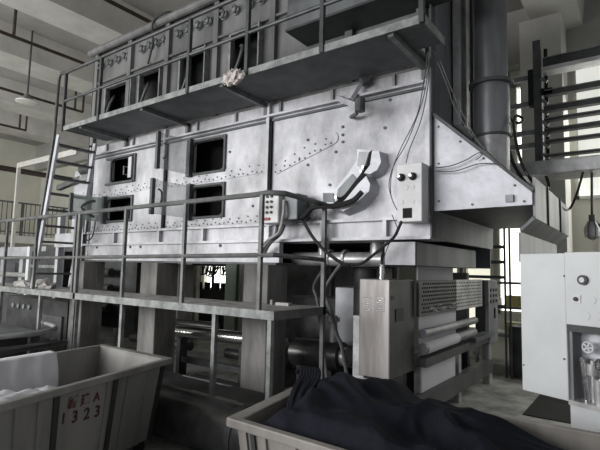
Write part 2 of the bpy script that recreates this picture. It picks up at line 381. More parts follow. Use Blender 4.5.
MB().tube([(-6.36, YF - .02, 2.98), (-6.38, YF - .08, 2.98), (-6.38, YF - .08, 3.1), (-6.36, YF - .02, 3.1)], .012).build('slide_handle', 'edge', D)
MB().box((-6.95, YF - .04, 3.27), (-6.22, YF - .005, 3.3)).build('hatch_guide', 'angle', D)
MB().box((-6.95, YF - .04, 2.86), (-6.22, YF - .005, 2.89)).build('hatch_guide', 'angle', D)
for (h, y0, gl) in ((H2, 3.66, 'acrylic'), (H4, 3.59, 'acrylic'), (H3, 3.64, 'acrylic_green')):
    a, b_, c, d = h
    dr = MB().box((a - .045, y0, c - .02), (a - .025, YF - .03, d + .02)).build('hatch_door', gl, D)
    MB().box((a - .055, y0 - .05, c - .03), (a - .012, y0, d + .03)).build('door_edge_seal', 'angle', dr)
    MB().tube([(a - .02, YF - .22, (c + d) / 2 + .12), (a + .01, YF - .3, (c + d) / 2 + .1), (a + .01, y0 + .12, (c + d) / 2), (a + .01, YF - .3, (c + d) / 2 - .1), (a - .02, YF - .22, (c + d) / 2 - .12)] if h == H3 else
              [(a - .02, y0 + .05, (c + d) / 2 + .1), (a + .02, y0 + .07, (c + d) / 2 + .06), (a + .02, y0 + .07, (c + d) / 2 - .06), (a - .02, y0 + .05, (c + d) / 2 - .1)], .012 if h != H3 else .02, smooth=3).build('door_handle', 'angle', dr)
    MB().box((a - .07, YF - .08, c - .05), (a - .0, YF - .005, d + .05)).build('hinge_strip', 'angle', dr)
# riveted guide strips
def strip(pts, w, rows=2, name='rivet_strip', y=YF):
    p, q = pts; p = Vector((p[0], y, p[1])); q = Vector((q[0], y, q[1])); d = (q - p).normalized(); u = V(-d.z, 0, d.x)
    L = (q - p).length
    k = int(L / .075)
    st = MB().prism([p - u * w / 2, q - u * w / 2, *[q + d * w * .5 * math.cos(t) + u * w * .5 * math.sin(t) for t in (-1.2, -.8, -.4, 0, .4, .8, 1.2)], q + u * w / 2, p + u * w / 2], (0, -.011, 0))
    st.mark('angle')
    for i in range(k + 1):
        for j in (-1, 1):
            c = p + d * (L * (i + (.35 if j > 0 else .0)) / (k + .4)) + u * j * w * (.30 + .12 * math.sin(i * 2.3)) + V(0, -.011, 0)
            if j > 0 and i % 2: continue
            st.cyl(c, c + V(0, -.007, 0), .010, n=7)
    st.build(name, 'panel', D)
strip(((-7.3, 2.70), (-5.55, 2.80)), .12); strip(((-5.38, 2.76), (-3.62, 2.79)), .12)
strip(((-3.45, 2.76), (-2.66, 3.01)), .14)
strip(((-7.3, 2.165), (-5.55, 2.175)), .09); strip(((-5.38, 2.175), (-3.62, 2.185)), .09)
strip(((-3.45, 2.18), (-2.9, 2.18)), .09)
b = MB()
for px, py in ((343, 127), (343, 135), (343, 142), (308, 140), (308, 165), (385, 128), (336, 152), (390, 100), (230, 152), (253, 206), (300, 160), (330, 185)):
    c = at(px, py, y=YF); MB().cyl(c, c + V(0, -.012, 0), .016, n=8).build('bolt', 'angle', D)
# curved duct cover: three flat windows then a raised faceted cover
def fp(px, py, y=YF): return at(px, py, y=y)
def plate(pts, y, th, name, m, parent=D):
    P = [at(a, c, y=y) for a, c in pts]
    return MB().prism(P, (0, th, 0)).build(name, m, parent)
cv = plate([(357, 149), (371, 150), (366, 168), (352, 184), (340, 200), (332, 206), (321, 205), (320, 190), (336, 188), (349, 172), (357, 160)], YF - .02, .02, 'curved_cover', 'hood')
plate([(359, 152), (369, 152), (364, 168), (357, 166)], YF - .03, .01, 'cover_pane', 'panel', cv)
plate([(352, 174), (358, 180), (343, 196), (336, 199), (338, 189)], YF - .03, .01, 'cover_pane', 'sheet_dark', cv)
plate([(323, 193), (333, 193), (334, 202), (323, 202)], YF - .03, .01, 'cover_pane', 'sheet_dark', cv)
def raised(pts):
    P = [at(a, c, y=YF - .13) for a, c in pts]; C = sum(P, V(0, 0, 0)) / len(P)
    b = MB(); b.hexa([V(C.x + (p.x - C.x) * 1.12 + .02, YF, C.z + (p.z - C.z) * 1.12 - .02) for p in P], P); return b.build('raised_cover', 'hood', D)
raised([(372, 151), (379, 151), (381, 162), (377, 170), (370, 174), (364, 173), (370, 165)])
raised([(366, 176), (370, 184), (369, 191), (357, 205), (343, 211), (333, 208), (345, 200), (358, 184)])
plate([(370, 151), (373, 151), (370, 168), (358, 184), (345, 198), (333, 207), (331, 205), (345, 194), (362, 172), (366, 165)], YF - .035, .02, 'cover_gap', 'inside')
for px, py in ((363, 172), (338, 198), (365, 168)):
    c = at(px, py, y=YF - .04); MB().cyl(c, c + V(0, -.05, 0), .015, n=8).build('wing_bolt', 'chrome', D)
# lever arm near the seam
a0 = at(338, 98, y=YF - .02); a1 = at(361, 107, y=YF - .30)
ar = MB().beam(a0, a1, .05, .055).build('swing_arm', 'panel', D)
MB().cyl(a1 + V(0, -.02, -.05), a1 + V(0, -.02, .07), .05, n=12).build('arm_knuckle', 'angle', ar)
MB().beam(at(352, 99, y=YF - .12), at(361, 84, y=YF - .05), .04, .04).build('arm_strut', 'panel', ar)
MB().cyl(at(361, 82, y=YF - .1), at(367, 80, y=YF - .06), .05, n=12).build('arm_knuckle', 'angle', ar)
MB().tube([(-2.42, YF - .02, 3.20), (-2.38, YF - .1, 3.17), (-2.3, YF - .12, 3.19)], .02).build('arm_hook', 'angle', ar)

# boxes stepping down below the right end
MB().box((XR - .04, YF + .02, 1.905), (XR + .005, 6.32, 2.15)).build('end_channel', 'sheet_dark', D)  # shade of the end face put into its dark colour
MB().box((-2.02, 4.16, 1.655), (-1.70, 6.08, 1.88)).build('chute_box', 'sheet_dark', D, bevel=.006)  # dark body colour carries the side's shade, pale plate makes the front
MB().box((-2.01, 4.14, 1.66), (-1.705, 4.16, 1.875)).build('chute_front_plate', 'panel', D)
# low pipe under the machine
b = MB().cyl((-4.3 + .9, 4.55, 1.72), (-2.22, 4.55, 1.72), .08, n=16).cyl((-2.98, 4.55, 1.76), (-2.98, 4.55, 1.92), .065).cyl((-2.30, 4.55, 1.72), (-2.30, 4.55, 1.92), .075)
b.build('steam_pipe', 'pipe', D, smooth=True)
for x in (-2.9, -2.7): MB().cyl((x, 4.55, 1.735), (x + .03, 4.55, 1.735), .095, n=16).build('pipe_flange', 'pipe', D)

# hood on the right end
HD = thing('exhaust_hood', 'pale sloping sheet metal hood fixed to the right end of the big machine', 'hood', (-1.14, 5.2, 2.17))
x0, x1 = XR + .014, -.72
MB().prism([(x0, YF, 2.16), (x1, YF, 2.17), (x1, YF, 2.27), (x0, YF, 3.06)], (0, .03, 0)).build('front_sheet', 'hood', HD)
MB().prism([(x0, YF + .03, 3.06), (x1, YF + .03, 2.27), (x1, YF + .03, 2.25), (x0, YF + .03, 3.04)], (0, 2.1, 0)).build('top_sheet', 'hood', HD)
MB().beam((x0, YF - .01, 3.075), (x1 + .01, YF - .01, 2.285), .04, .03).build('edge_angle', 'angle', HD)
MB().box((x0, YF + .03, 2.17), (x1, 6.35, 2.19)).build('underside_sheet', 'machine_dk', HD)
MB().box((x1, YF + .03, 2.06), (x1 + .02, 6.35, 2.40)).build('end_sheet', 'sheet_mid', HD)
MB().prism([(x1 + .02, YF + .03, 2.06), (x1 - .10, YF + .03, 1.95), (x1 - .11, YF + .03, 1.97), (x1, YF + .03, 2.08)], (0, 2.1, 0)).build('chamfer_sheet', 'sheet_dark', HD)
MB().prism([(x1 - .10, YF + .05, 1.95), (x1 - .10, YF + .05, 1.70), (x1 - .12, YF + .05, 1.70), (x1 - .12, YF + .05, 1.95)], (0, 2.0, 0)).build('lower_sheet', 'sheet_mid', HD)
for yy in (4.8, 5.6): MB().box((x1 + .02, yy, 2.05), (x1 + .035, yy + .04, 2.41)).build('seam_strip', 'angle', HD)
MB().box((-.92, YF - .03, 2.20), (-.86, YF, 2.26)).build('clip_plate', 'sheet_mid', HD)
b = MB()
for (x, z) in ((-1.5, 2.95), (-1.5, 2.6), (-1.5, 2.25), (-1.3, 2.78), (-1.1, 2.6), (-.85, 2.34), (-.78, 2.2), (-1.2, 2.2)): MB().cyl((x, YF - .008, z), (x, YF, z), .01, n=8).build('rivet', 'angle', HD)

# round duct
DU = thing('exhaust_duct', 'tall round grey exhaust duct rising from the hood to the ceiling', 'duct', (-1.2, 4.9, 2.7))
MB().cyl((-1.2, 4.9, 2.45), (-1.2, 4.9, 2.97), .165, n=32).build('duct_section', 'pipe', DU, smooth=True)
MB().cyl((-1.2, 4.9, 2.97), (-1.2, 4.9, 3.52), .175, n=32).build('duct_section', 'duct', DU, smooth=True)
MB().cyl((-1.2, 4.9, 3.52), (-1.2, 4.9, 6.6), .163, n=32).build('duct_section', 'duct', DU, smooth=True)
MB().cyl((-1.2, 4.9, 3.50), (-1.2, 4.9, 3.535), .215, n=32).build('duct_flange', 'angle', DU, smooth=True)
MB().cyl((-1.2, 4.9, 2.965), (-1.2, 4.9, 2.985), .188, n=32).build('duct_flange', 'angle', DU, smooth=True)

# end wall pieces above the hood
EW = thing('insulated_riser', 'tall dark ribbed sheet riser between the big machine and the round duct', 'duct', (-1.45, 5.6, 3.1))
MB().box((XR + .02, 4.75, 3.12), (XR + .1, 6.3, 6.0)).build('riser_sheet', 'pipe', EW)
b = MB()
for y in (4.8, 5.1, 5.4, 5.8, 6.2): MB().box((XR + .1, y, 3.12), (XR + .13, y + .05, 6.0)).build('rib', 'angle', EW)
c = MB().cyl((XR + .06, 4.32, 3.95), (XR + .06, 4.73, 3.8), .02, n=8)

# ------------------------------------------------------------------ upper walkway
W = thing('upper_walkway', 'dark steel walkway hung high along the front of the big machine', 'walkway', (-4.1, 3.8, 3.55))
WX0, WX1, WY0, WZ = -6.92, -1.33, 3.40, 3.61
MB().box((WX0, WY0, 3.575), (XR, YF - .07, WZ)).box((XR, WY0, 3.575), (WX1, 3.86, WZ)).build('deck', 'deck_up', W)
MB().box((WX0 - .01, WY0 - .012, 3.55), (WX1 + .01, WY0, 3.618)).build('edge_channel', 'edge', W)
MB().box((WX1, WY0, 3.55), (WX1 + .012, 3.86, 3.618)).build('edge_channel', 'edge', W)
for x in (-6.43, -5.0, -3.59, -1.62):
    MB().beam((x, WY0 + .02, 3.55), (x, YF - .02, 3.535), .05, .05).beam((x, YF - .03, 3.56), (x, YF - .03, 3.42), .05, .05).build('bracket', 'rail', W)
for x in (-6.87, -5.92, -4.1, -3.2, -2.28, -1.34):
    MB().box((x - .02, WY0 - .03, 3.55), (x + .02, WY0 + .01, 4.44)).build('rail_post', 'rail_up', W)
MB().tube([(-6.87, WY0 - .01, 4.44), (WX1, WY0 - .01, 4.44), (WX1, 3.84, 4.44)], .022).build('top_rail', 'rail_up', W, smooth=True)
MB().tube([(-6.87, WY0 - .01, 4.0), (WX1, WY0 - .01, 4.0), (WX1, 3.84, 4.0)], .02).build('middle_rail', 'rail_up', W, smooth=True)
MB().tube([(-6.87, WY0, 4.44), (-6.98, WY0, 4.46), (-7.10, WY0, 4.40), (-7.12, WY0, 3.7), (-7.16, WY0, 3.3), (-7.42, WY0, 1.95)], .024, smooth=4).build('ladder_grab_rail', 'rail_up', W, smooth=True)
# rag
rg = MB(); bm = rg.bm
bmesh.ops.create_icosphere(bm, subdivisions=4, radius=1)
for v in bm.verts:
    p = v.co.copy(); nn = noise.noise(p * 2.3) * .5 + noise.noise(p * 5) * .28
    v.co = V(p.x * .135 * (1 + nn * .7), p.y * .05 * (1 + nn), p.z * .07 * (1 + nn) - .03 * abs(math.sin(p.x * 5)))
c = at(233, 76, y=3.3)
bmesh.ops.translate(bm, verts=bm.verts, vec=c)
tag(rg.build('rag', 'pink_cloth', smooth=False), 'crumpled pinkish white rag hanging over the edge of the upper walkway', 'rag')

# ------------------------------------------------------------------ lower deck
L = thing('lower_deck', 'low steel platform with grey tube handrail in front of the big machine', 'platform', (-5, 3.6, 1.2))
LZ = 1.215
LX0, LX1, LY0, LY1 = -9.6, -2.665, 3.28, 3.97
MB().box((LX0, LY0 + .02, LZ - .02), (LX1 - .02, LY1, LZ)).box((-3.3, LY1, LZ - .02), (LX1 - .02, 4.14, LZ)).build('deck', 'deck', L)
MB().box((LX0, LY0, LZ - .075), (LX1, LY0 + .02, LZ + .004)).build('edge_channel', 'edge', L)
MB().box((LX1 - .02, LY0 + .02, LZ - .075), (LX1, 4.14, LZ + .004)).build('edge_channel', 'rail', L)
for px, py in ((3, 290), (33, 292), (72, 297), (122, 300), (182, 306), (259.5, 314)):
    x = at(px, py, y=LY0 + .02).x - .01
    MB().beam((x, LY0 + .02, LZ), (x, LY0 + .02, 2.28), .036, .036).build('rail_post', 'rail', L)
MB().beam((LX1 - .02, 4.1, 0), (LX1 - .02, 4.1, 2.27), .04, .04).build('rail_post', 'rail', L)
MB().beam((-6.04, LY0 + .02, .3), (-6.04, LY0 + .02, 2.28), .05, .04).build('rail_post', 'rail', L)
MB().tube([(LX0, LY0 + .02, 2.26), (-6.1, LY0 + .02, 2.275), (-2.95, LY0 + .02, 2.29), (-2.80, LY0 + .03, 2.30), (LX1 - .02, LY0 + .14, 2.30), (LX1 - .02, 4.12, 2.28)], .026).build('top_rail', 'rail', L, smooth=True)
MB().tube([(LX0, LY0 + .02, 1.65), (LX1 - .03, LY0 + .02, 1.72), (LX1 - .02, LY0 + .04, 1.72), (LX1 - .02, 4.12, 1.70)], .022).build('middle_rail', 'rail', L, smooth=True)
for x in (-2.73, -3.44, -5.0, -6.02, -7.0, -8.3):
    MB().beam((x, LY0 + .04, 0), (x, LY0 + .04, LZ - .07), .045, .045).build('leg', 'edge', L)
b = MB()
for i in range(7): MB().box((-8.9 + i * .95, LY0 + .03, LZ - .07), (-8.86 + i * .95, LY1, LZ - .021)).build('cross_bearer', 'rail', L)
# two heaps on the deck
for px, py, s, lab in ((43, 291, .13, 'small pale heap of waste on the deck beside the ladder foot'), (22, 289, .10, 'flat pale heap of waste at the far left of the deck')):
    h = MB(); bmesh.ops.create_icosphere(h.bm, subdivisions=3, radius=1); c = at(px, py, y=3.6); c.z = LZ
    for v in h.bm.verts:
        p = v.co.copy(); q = 1 + .5 * noise.noise(p * 2.2 + V(px, 0, 0)); v.co = V(p.x * s * 2.0 * q, p.y * s * q, max(0, p.z) * s * q * 1.0)
    bmesh.ops.translate(h.bm, verts=h.bm.verts, vec=c)
    tag(h.build('waste_heap', 'deck', smooth=True), lab, 'waste heap')
h = MB().box((-3.15, 3.9, LZ), (-2.98, 3.97, LZ + .03)).box((-3.25, 3.93, LZ), (-3.22, 3.97, LZ + .05))
tag(h.build('brick_piece', 'deck'), 'small pale block lying on the deck beside the concrete pillar', 'block')

# ladder at the left end
A = thing('access_ladder', 'leaning steel ladder joining the two walkways at the left end of the machine', 'ladder', (-7.4, 3.7, 1.2))
t0, b0 = V(-7.02, 3.42, 3.52), V(-7.50, 3.42, 1.22); t1, b1 = V(-7.02, 4.0, 3.52), V(-7.50, 4.0, 1.22)
MB().beam(t0, b0, .04, .07).build('stile', 'hood', A); MB().beam(t1, b1, .04, .07).build('stile', 'hood', A)
for i in range(9):
    k = (i + .6) / 9.5; MB().beam(t0.lerp(b0, k), t1.lerp(b1, k), .10, .03).build('tread', 'angle', A)

# gear at the left end of the dryer
G = thing('gear_motor', 'dark electric motor on a bracket beside the ladder top', 'motor', (-7.75, 4.5, 3.2))
MB().cyl((-7.95, 4.35, 3.25), (-7.55, 4.35, 3.28), .11, n=18).build('motor_body', 'machine_dk', G, smooth=True)
MB().cyl((-8.02, 4.35, 3.25), (-7.95, 4.35, 3.25), .07, n=18).build('fan_cap', 'angle', G)
MB().box((-7.9, 4.25, 3.04), (-7.475, 4.5, 3.14)).build('mounting_bracket', 'edge', G)
MB().beam((-8.9, 4.4, 3.02), (-8.0, 4.4, 3.14), .09, .09).build('outrigger_arm', 'angle', G)
tag(MB().box((-7.86, 4.3, 2.55), (-7.49, 4.6, 2.85)).build('junction_box', 'pipe', bevel=.01), 'pale grey junction box at the left end of the machine behind the ladder', 'box')
tag(MB().tube([(-7.62, 4.33, 3.02), (-7.66, 4.25, 2.7), (-7.6, 4.2, 2.35), (-7.5, 4.12, 2.3), (-7.42, 4.1, 2.55), (-7.40, 4.12, 2.95)], .012, smooth=5).build('hanging_cable', 'black'), 'black cable looping down beside the left corner of the machine', 'cable')
tag(MB().tube([(-7.3, 4.12, 2.3), (-7.27, 4.08, 2.05), (-7.2, 4.08, 1.98), (-7.1, 4.1, 2.05), (-7.08, 4.12, 2.3)], .010, smooth=5).build('hanging_cable', 'black'), 'thin black cable loop hanging on the machine front behind the deck rail', 'cable')
FP = thing('feeding_machine', 'pale steel frame standing at the left end of the machine behind the ladder', 'machine', (-8.2, 4.8, 0))
for x, y in ((-8.9, 4.5), (-7.75, 4.5), (-8.9, 5.8), (-7.75, 5.8)): MB().box((x - .05, y - .05, 0), (x + .05, y + .05, 2.5)).build('upright', 'hood', FP)
MB().box((-8.95, 4.42, 1.9), (-7.5, 4.5, 2.15)).build('cross_plate', 'hood', FP)
MB().box((-8.45, 4.46, 2.16), (-7.5, 4.5, 3.3)).build('side_plate', 'hood', FP)
for z in (1.45, 1.15, .8): MB().cyl((-8.85, 5.1, z), (-8.1, 5.1, z), .08, n=16).build('roller', 'dark_steel', FP, smooth=True)
MB().box((-8.8, 5.3, .4), (-7.6, 5.75, 1.85)).build('rear_housing', 'machine_dk', FP)

# control box on the machine behind the deck rail
C1 = thing('push_button_box', 'white control box with rows of push buttons behind the deck corner', 'control box', (-3.27, 4.0, 2.08))
MB().box((-3.40, 3.88, 2.085), (-3.13, YF - .062, 2.43)).build('enclosure', 'box_white', C1, bevel=.012)
for r in range(4):
    for q in range(3):
        x = -3.345 + q * .06; z = 2.375 - r * .058
        MB().cyl((x, 3.865, z), (x, 3.88, z), .015, n=10).build('push_button', 'black', C1)
MB().box((-3.36, 3.865, 2.115), (-3.24, 3.88, 2.145)).build('selector_switch', 'red', C1, bevel=.004)
MB().box((-3.115, 3.95, 2.12), (-2.93, YF - .062, 2.40)).build('conduit_gland_box', 'sheet_dark', C1, bevel=.01)
MB().cyl((-3.60, YF - .06, 2.25), (-3.60, YF, 2.25), .03, n=12).build('plunger_button', 'black', C1)
# conduits dropping from it
def cable(pts, r, m, name, label, cat='cable', sm=6): return tag(MB().tube(pts, r, 8, sm).build(name, m), label, cat)
cable([(-3.3, 4.08, 2.085), (-3.31, 4.06, 1.95), (-3.42, 4.06, 1.86), (-3.6, 4.1, 1.74)], .018, 'wire', 'flexible_conduit', 'grey conduit curling down from the left underside of the push button box', 'conduit')
cable([(-3.2, 4.08, 2.085), (-3.22, 4.04, 1.98), (-3.36, 4.04, 1.88), (-3.5, 4.1, 1.76)], .018, 'wire', 'flexible_conduit', 'grey conduit curling down from the right underside of the push button box', 'conduit')
cable([at(284, 200, y=3.92), at(283, 215, y=3.9), at(279, 232, y=3.95), at(268, 240, y=4.0), at(258, 250, y=4.05)], .016, 'pipe', 'flexible_conduit', 'pale conduit hanging from the gland box on the deck corner', 'conduit')
# thick cables
def PX(*l, y): return [at(a, c, y=y) for a, c in l]
cable(PX((294, 219), (304, 216), (312, 208), (322, 206), (334, 206), (352, 201), (362, 192), y=4.0), .028, 'black', 'power_cable', 'thick black cable from the push button box to the curved cover')
cable(PX((296, 222), (303, 222), (312, 236), (322, 248), (334, 258), (344, 264), (350, 266), y=4.0), .018, 'black', 'power_cable', 'black cable sagging from the button box down to the steam pipe')
cable(PX((346, 264), (360, 264), (372, 256), (384, 246), (394, 237), (400, 225), (402, 221), y=3.98), .015, 'black', 'power_cable', 'black cable sagging between the steam pipe and the knob box')
cable([V(-2.72, 4.5, 1.66)] + PX((325, 290), (331, 312), (337, 335), (343, 352), y=4.45) + [V(-2.50, 4.45, .02)], .022, 'rail', 'hose', 'grey hose hanging under the machine right of the deck', 'hose')
cable([V(-2.9, 4.5, 1.66)] + PX((314, 285), (317, 300), (322, 335), y=4.5) + [V(-2.82, 4.5, .02)], .018, 'rail', 'hose', 'thin grey hose hanging just left of the deck end post', 'hose')
for i, (pts, lab) in enumerate([
    ([(428, 52, 3.5), (424, 80, 3.9), (417, 115, 4.05), (400, 150, 4.1), (392, 172, 4.12), (391, 195, 4.1), (398, 212, 4.02)], 'thin wire falling from the walkway bracket round the left side of the knob box'),
    ([(429, 52, 3.5), (428, 85, 3.9), (421, 120, 4.05), (410, 148, 4.1), (406, 163, 4.08)], 'thin wire falling from the walkway bracket to the top of the knob box'),
    ([(430, 52, 3.5), (424, 95, 3.95), (408, 140, 4.1), (394, 165, 4.12), (389, 185, 4.13), (393, 202, 4.1)], 'thin wire bowing widest to the left of the knob box'),
    ([(392, 215, 4.1), (398, 232, 4.0), (390, 242, 4.0), (384, 260, 4.0), (386, 279, 4.0)], 'thin pale wire dropping to the top of the stained cabinet'),
    ([(440, 60, 4.1), (452, 90, 4.12), (466, 120, 4.15), (485, 150, 4.16), (515, 178, 4.17)], 'thin wire running down along the slope of the hood'),
    ([(433, 50, 4.1), (447, 85, 4.12), (456, 110, 4.15), (476, 140, 4.16), (505, 168, 4.17)], 'second thin wire running down beside the hood slope'),
    ([(433, 168, 4.12), (450, 166, 4.13), (466, 160, 4.15), (478, 153, 4.16), (482, 155, 4.16), (476, 160, 4.16)], 'thin dark wire crossing the hood from the knob box, upper one'),
    ([(433, 171, 4.12), (455, 171, 4.13), (478, 164, 4.15), (497, 164, 4.16), (505, 168, 4.16)], 'thin dark wire crossing the hood from the knob box, lower one')]):
    cable([at(a, c, y=y) for a, c, y in pts], .0045, 'wire', 'thin_wire', lab, 'wire')
# knob box
C2 = thing('knob_box', 'pale tall control box with two round knobs and a black display', 'control box', (-1.7, 4.08, 2.05))
MB().box((-1.81, 3.97, 2.045), (-1.57, YF - .07, 2.58)).build('enclosure', 'box_white', C2, bevel=.008)
for x in (-1.765, -1.655): 
    kb = MB().lathe((x, 3.97, 2.455), [(.036, 0), (.036, .015), (.026, .02), (.022, .05), (.004, .052)], 18, 'y').build('rotary_knob', 'machine_dk', C2, smooth=True)
    MB().cyl((x - .005, 3.915, 2.46), (x - .005, 3.919, 2.46), .012, n=12).build('knob_cap', 'chrome', kb)
MB().box((-1.75, 3.964, 2.08), (-1.665, 3.97, 2.17)).build('display', 'inside', C2)
for x, z in ((-1.765, 2.23), (-1.66, 2.23), (-1.72, 2.36), (-1.66, 2.36)): MB().cyl((x, 3.966, z), (x, 3.97, z), .022, n=14).build('blanking_plug', 'box_white', C2)

# ------------------------------------------------------------------ stained cabinet and fabric delivery unit
K = thing('delivery_unit', 'stained steel fabric delivery unit with perforated guard and rollers under the hood', 'machine', (-1.9, 5, 0))
kx0, kx1, ky0, ky1 = -2.25, -1.93, 4.08, 4.66
MB().box((kx0, ky0, .60), (kx1, ky1, 1.52)).build('cabinet', 'cab', K, bevel=.008)
MB().box((kx1, ky0 + .012, .61), (kx1 + .004, ky1 - .01, 1.51)).build('cabinet_side_sheet', 'cab_side', K)  # shade of the cabinet's side put into a darker sheet
for q in (0, 1):
    for r in range(7): MB().box((kx0 + .045 + q * .14, ky0 - .006, 1.34 - r * .02), (kx0 + .13 + q * .14, ky0, 1.347 - r * .02)).build('louvre', 'chrome', K)
MB().box((kx1 + .004, 4.2, 1.12), (kx1 + .012, 4.38, 1.24)).build('side_socket', 'black', K)
MB().box((kx1 + .004, 4.1, 1.33), (kx1 + .01, 4.16, 1.37)).build('latch', 'black', K)
MB().box((kx0 + .05, ky0 + .15, 0), (kx0 + .28, ky0 + .4, .58)).build('cabinet_stand', 'machine_dk', K)
MB().box((kx0 - .12, ky0 + .10, 0.02), (kx0, ky0 + .2, 1.15)).build('cable_duct', 'pipe', K)
MB().box((kx0 - .13, ky0 + .09, 0.0), (kx0 + .1, ky0 + .2, .56)).build('front_post', 'pipe', K)
px_ = -1.875
b = MB().box((px_ - .03, ky1, 1.14), (px_, 7.0, 1.51))
b.mark('inside')
for i in range(34):
    for j in range(8):
        y = 4.75 + i * .066 + (j % 2) * .033; z = 1.18 + j * .042
        if y < 6.96: b.cyl((px_, y, z), (px_ + .006, y, z), .012, n=6)
b.mark('web')
random.seed(4)
for i in range(16):
    y = 4.9 + random.random() * .9; z = 1.17 + random.random() * .08
    b.beam((px_ + .006, y, z), (px_ + .006, y + .06 + random.random() * .08, z + random.uniform(-.02, .03)), .003, .006)
b.build('perforated_guard', 'cab_side', K)
MB().box((px_ - .031, 5.85, 1.138), (px_ + .003, 7.0, 1.512)).build('guard_wear_plate', 'pipe', K)  # paler sheet over the far half of the guard
MB().box((-1.96, 7.05, .60), (-1.80, 7.55, 1.50)).build('end_console', 'sheet_mid', K, bevel=.008)
b = MB()
for r in range(3):
    for q in range(3): MB().cyl((-1.80, 7.15 + q * .15, 1.36 - r * .08), (-1.79, 7.15 + q * .15, 1.36 - r * .08), .025, n=8).build('console_button', 'black', K)
MB().box((-1.97, 7.0, .6), (-1.86, 7.06, 1.5)).build('console_side', 'black', K)
MB().beam((-1.795, 7.35, 1.1), (-1.795, 7.35, .95), .02, .04).build('console_handle', 'black', K)
MB().cyl((-1.84, ky1, .975), (-1.84, 6.5, .975), .045, n=18).build('roller', 'sheet_mid', K, smooth=True)
fr_ = MB().cyl((-1.84, ky1, .82), (-1.84, 6.42, .83), .055, n=18).build('roller', 'sheet_mid', K, smooth=True)
MB().cyl((-1.84, 4.7, .82), (-1.84, 5.7, .825), .062, n=18).build('roller_wrap', 'web', fr_, smooth=True)
MB().box((-1.90, ky1, .64), (-1.80, 7.1, .73)).build('side_beam', 'cab_side', K)
MB().box((-1.88, 6.2, .73), (-1.74, 7.1, .78)).build('side_beam', 'sheet_dark', K)
MB().box((-1.97, ky1 + .1, .0), (-1.90, 4.80, .64)).build('leg', 'pipe', K)
MB().box((-1.97, 6.0, .0), (-1.90, 6.1, .64)).build('leg', 'pipe', K)
MB().box((-1.97, 7.3, .0), (-1.87, 7.45, .60)).build('leg', 'pipe', K)
MB().box((-1.93, 4.1, .18), (-1.82, 7.3, .36)).build('bottom_rail', 'cab_side', K)
MB().cyl((-2.04, 4.14, 1.52), (-2.04, 4.14, 1.66), .022, n=12).build('conduit_stub', 'chrome', K)
MB().box((-2.42, 6.7, .2), (-2.0, 6.8, 1.6)).build('rear_frame_plate', 'machine_dk', K)
MB().box((-2.42, 4.75, 0.05), (-2.05, 6.6, .55)).build('trough', 'machine_dk', K)
wb = MB()
wb.box((-1.925, 4.72, 1.51), (-1.915, 5.85, 1.66)).box((-1.925, 4.75, .72), (-1.915, 5.95, 1.14)).box((-1.905, 4.78, .36), (-1.895, 5.85, .66))
tag(wb.build('cloth_web', 'web'), 'flat lilac grey cloth running down through the delivery unit', 'cloth')

# ------------------------------------------------------------------ white machine on the right
ca = V(-.42, 3.6, 0); 
cdv = R(9, 264); cdv.z = 0; cdv.normalize(); cdv = -cdv          # towards the right
cn = V(cdv.y, -cdv.x, 0)                                          # outward, to the camera
def cp(px, py, o=0):
    d = R(px, py); t = (ca - EYE).dot(cn) / d.dot(cn); return EYE + d * t + cn * o
def cz(px, py): return cp(px, py).z
def cu(px, py): return (cp(px, py) - ca).dot(cdv)
Q = thing('white_cabinet_machine', 'white enamelled machine cabinet with open door at the right edge', 'machine', (-.2, 3.8, 0))
def cbox(u0, u1, z0, z1, d0, d1, name, m, parent=Q, bevel=0):
    P = [ca + cdv * u0 - cn * d0, ca + cdv * u1 - cn * d0, ca + cdv * u1 - cn * d1, ca + cdv * u0 - cn * d1]
    return MB().hexa([V(p.x, p.y, z0) for p in P], [V(p.x, p.y, z1) for p in P]).build(name, m, parent, bevel=bevel)
uL = cu(521, 320); uM = cu(567, 320); uR = uM + 1.1
zT = cz(567, 253); zDb = cz(567, 401); zP = cz(575, 325); zP2 = cz(575, 332); zN = cz(572, 400)
dr = cbox(uL, uM - .004, zDb, zT, 0, .03, 'door', 'white_enamel', bevel=.006)
for py in (276, 359):
    p = cp(564.5, py); MB().cyl(p, p + cn * .008, .006, n=8).build('door_screw', 'black', dr)
p = cp(524, 365); MB().cyl(p, p + cn * .006, .005, n=8).build('door_screw', 'black', dr)
cbox(uM, uR, zP, zT + .005, -.012, .02, 'control_panel', 'white_enamel', bevel=.005)
cbox(uM, uR, zP2 - .0, zP, 0, .4, 'dark_band', 'machine_dk')
cbox(uM, uR, zN, zP2, .13, .3, 'niche_back', 'hood')
cbox(uM, uM + .02, zN, zP2, 0.02, .13, 'niche_side', 'sheet_mid')
cbox(uM - .0, uR, zN - .03, zN, -.01, .3, 'niche_shelf', 'pipe')
cbox(uM, uR, 0, zN - .03, 0.01, .3, 'base_panel', 'white_enamel')
cbox(uM, uR, zP, zT - .01, .02, .4, 'upper_housing', 'white_enamel')
p = cp(584.5, 280); 
MB().cyl(p, p + cn * .03, .032, n=20).build('round_knob', 'machine_dk', Q); MB().cyl(p + cn * .03, p + cn * .036, .017, n=16).build('knob_face', 'white_enamel', Q)
p = cp(577.5, 299); pc = (p - ca).dot(cdv); cbox(pc - .028, pc + .028, p.z - .026, p.z + .026, -.018, 0, 'switch_plate', 'box_white')
MB().cyl(p + cn * .018, p + cn * .03, .014, n=12).build('switch_button', 'black', Q)
for a_, c_ in ((593, 300), (587, 316), (598, 316)):
    p = cp(a_, c_); MB().cyl(p + cn * .012, p + cn * .015, .026, n=18).build('blanking_plug', 'white_enamel', Q)
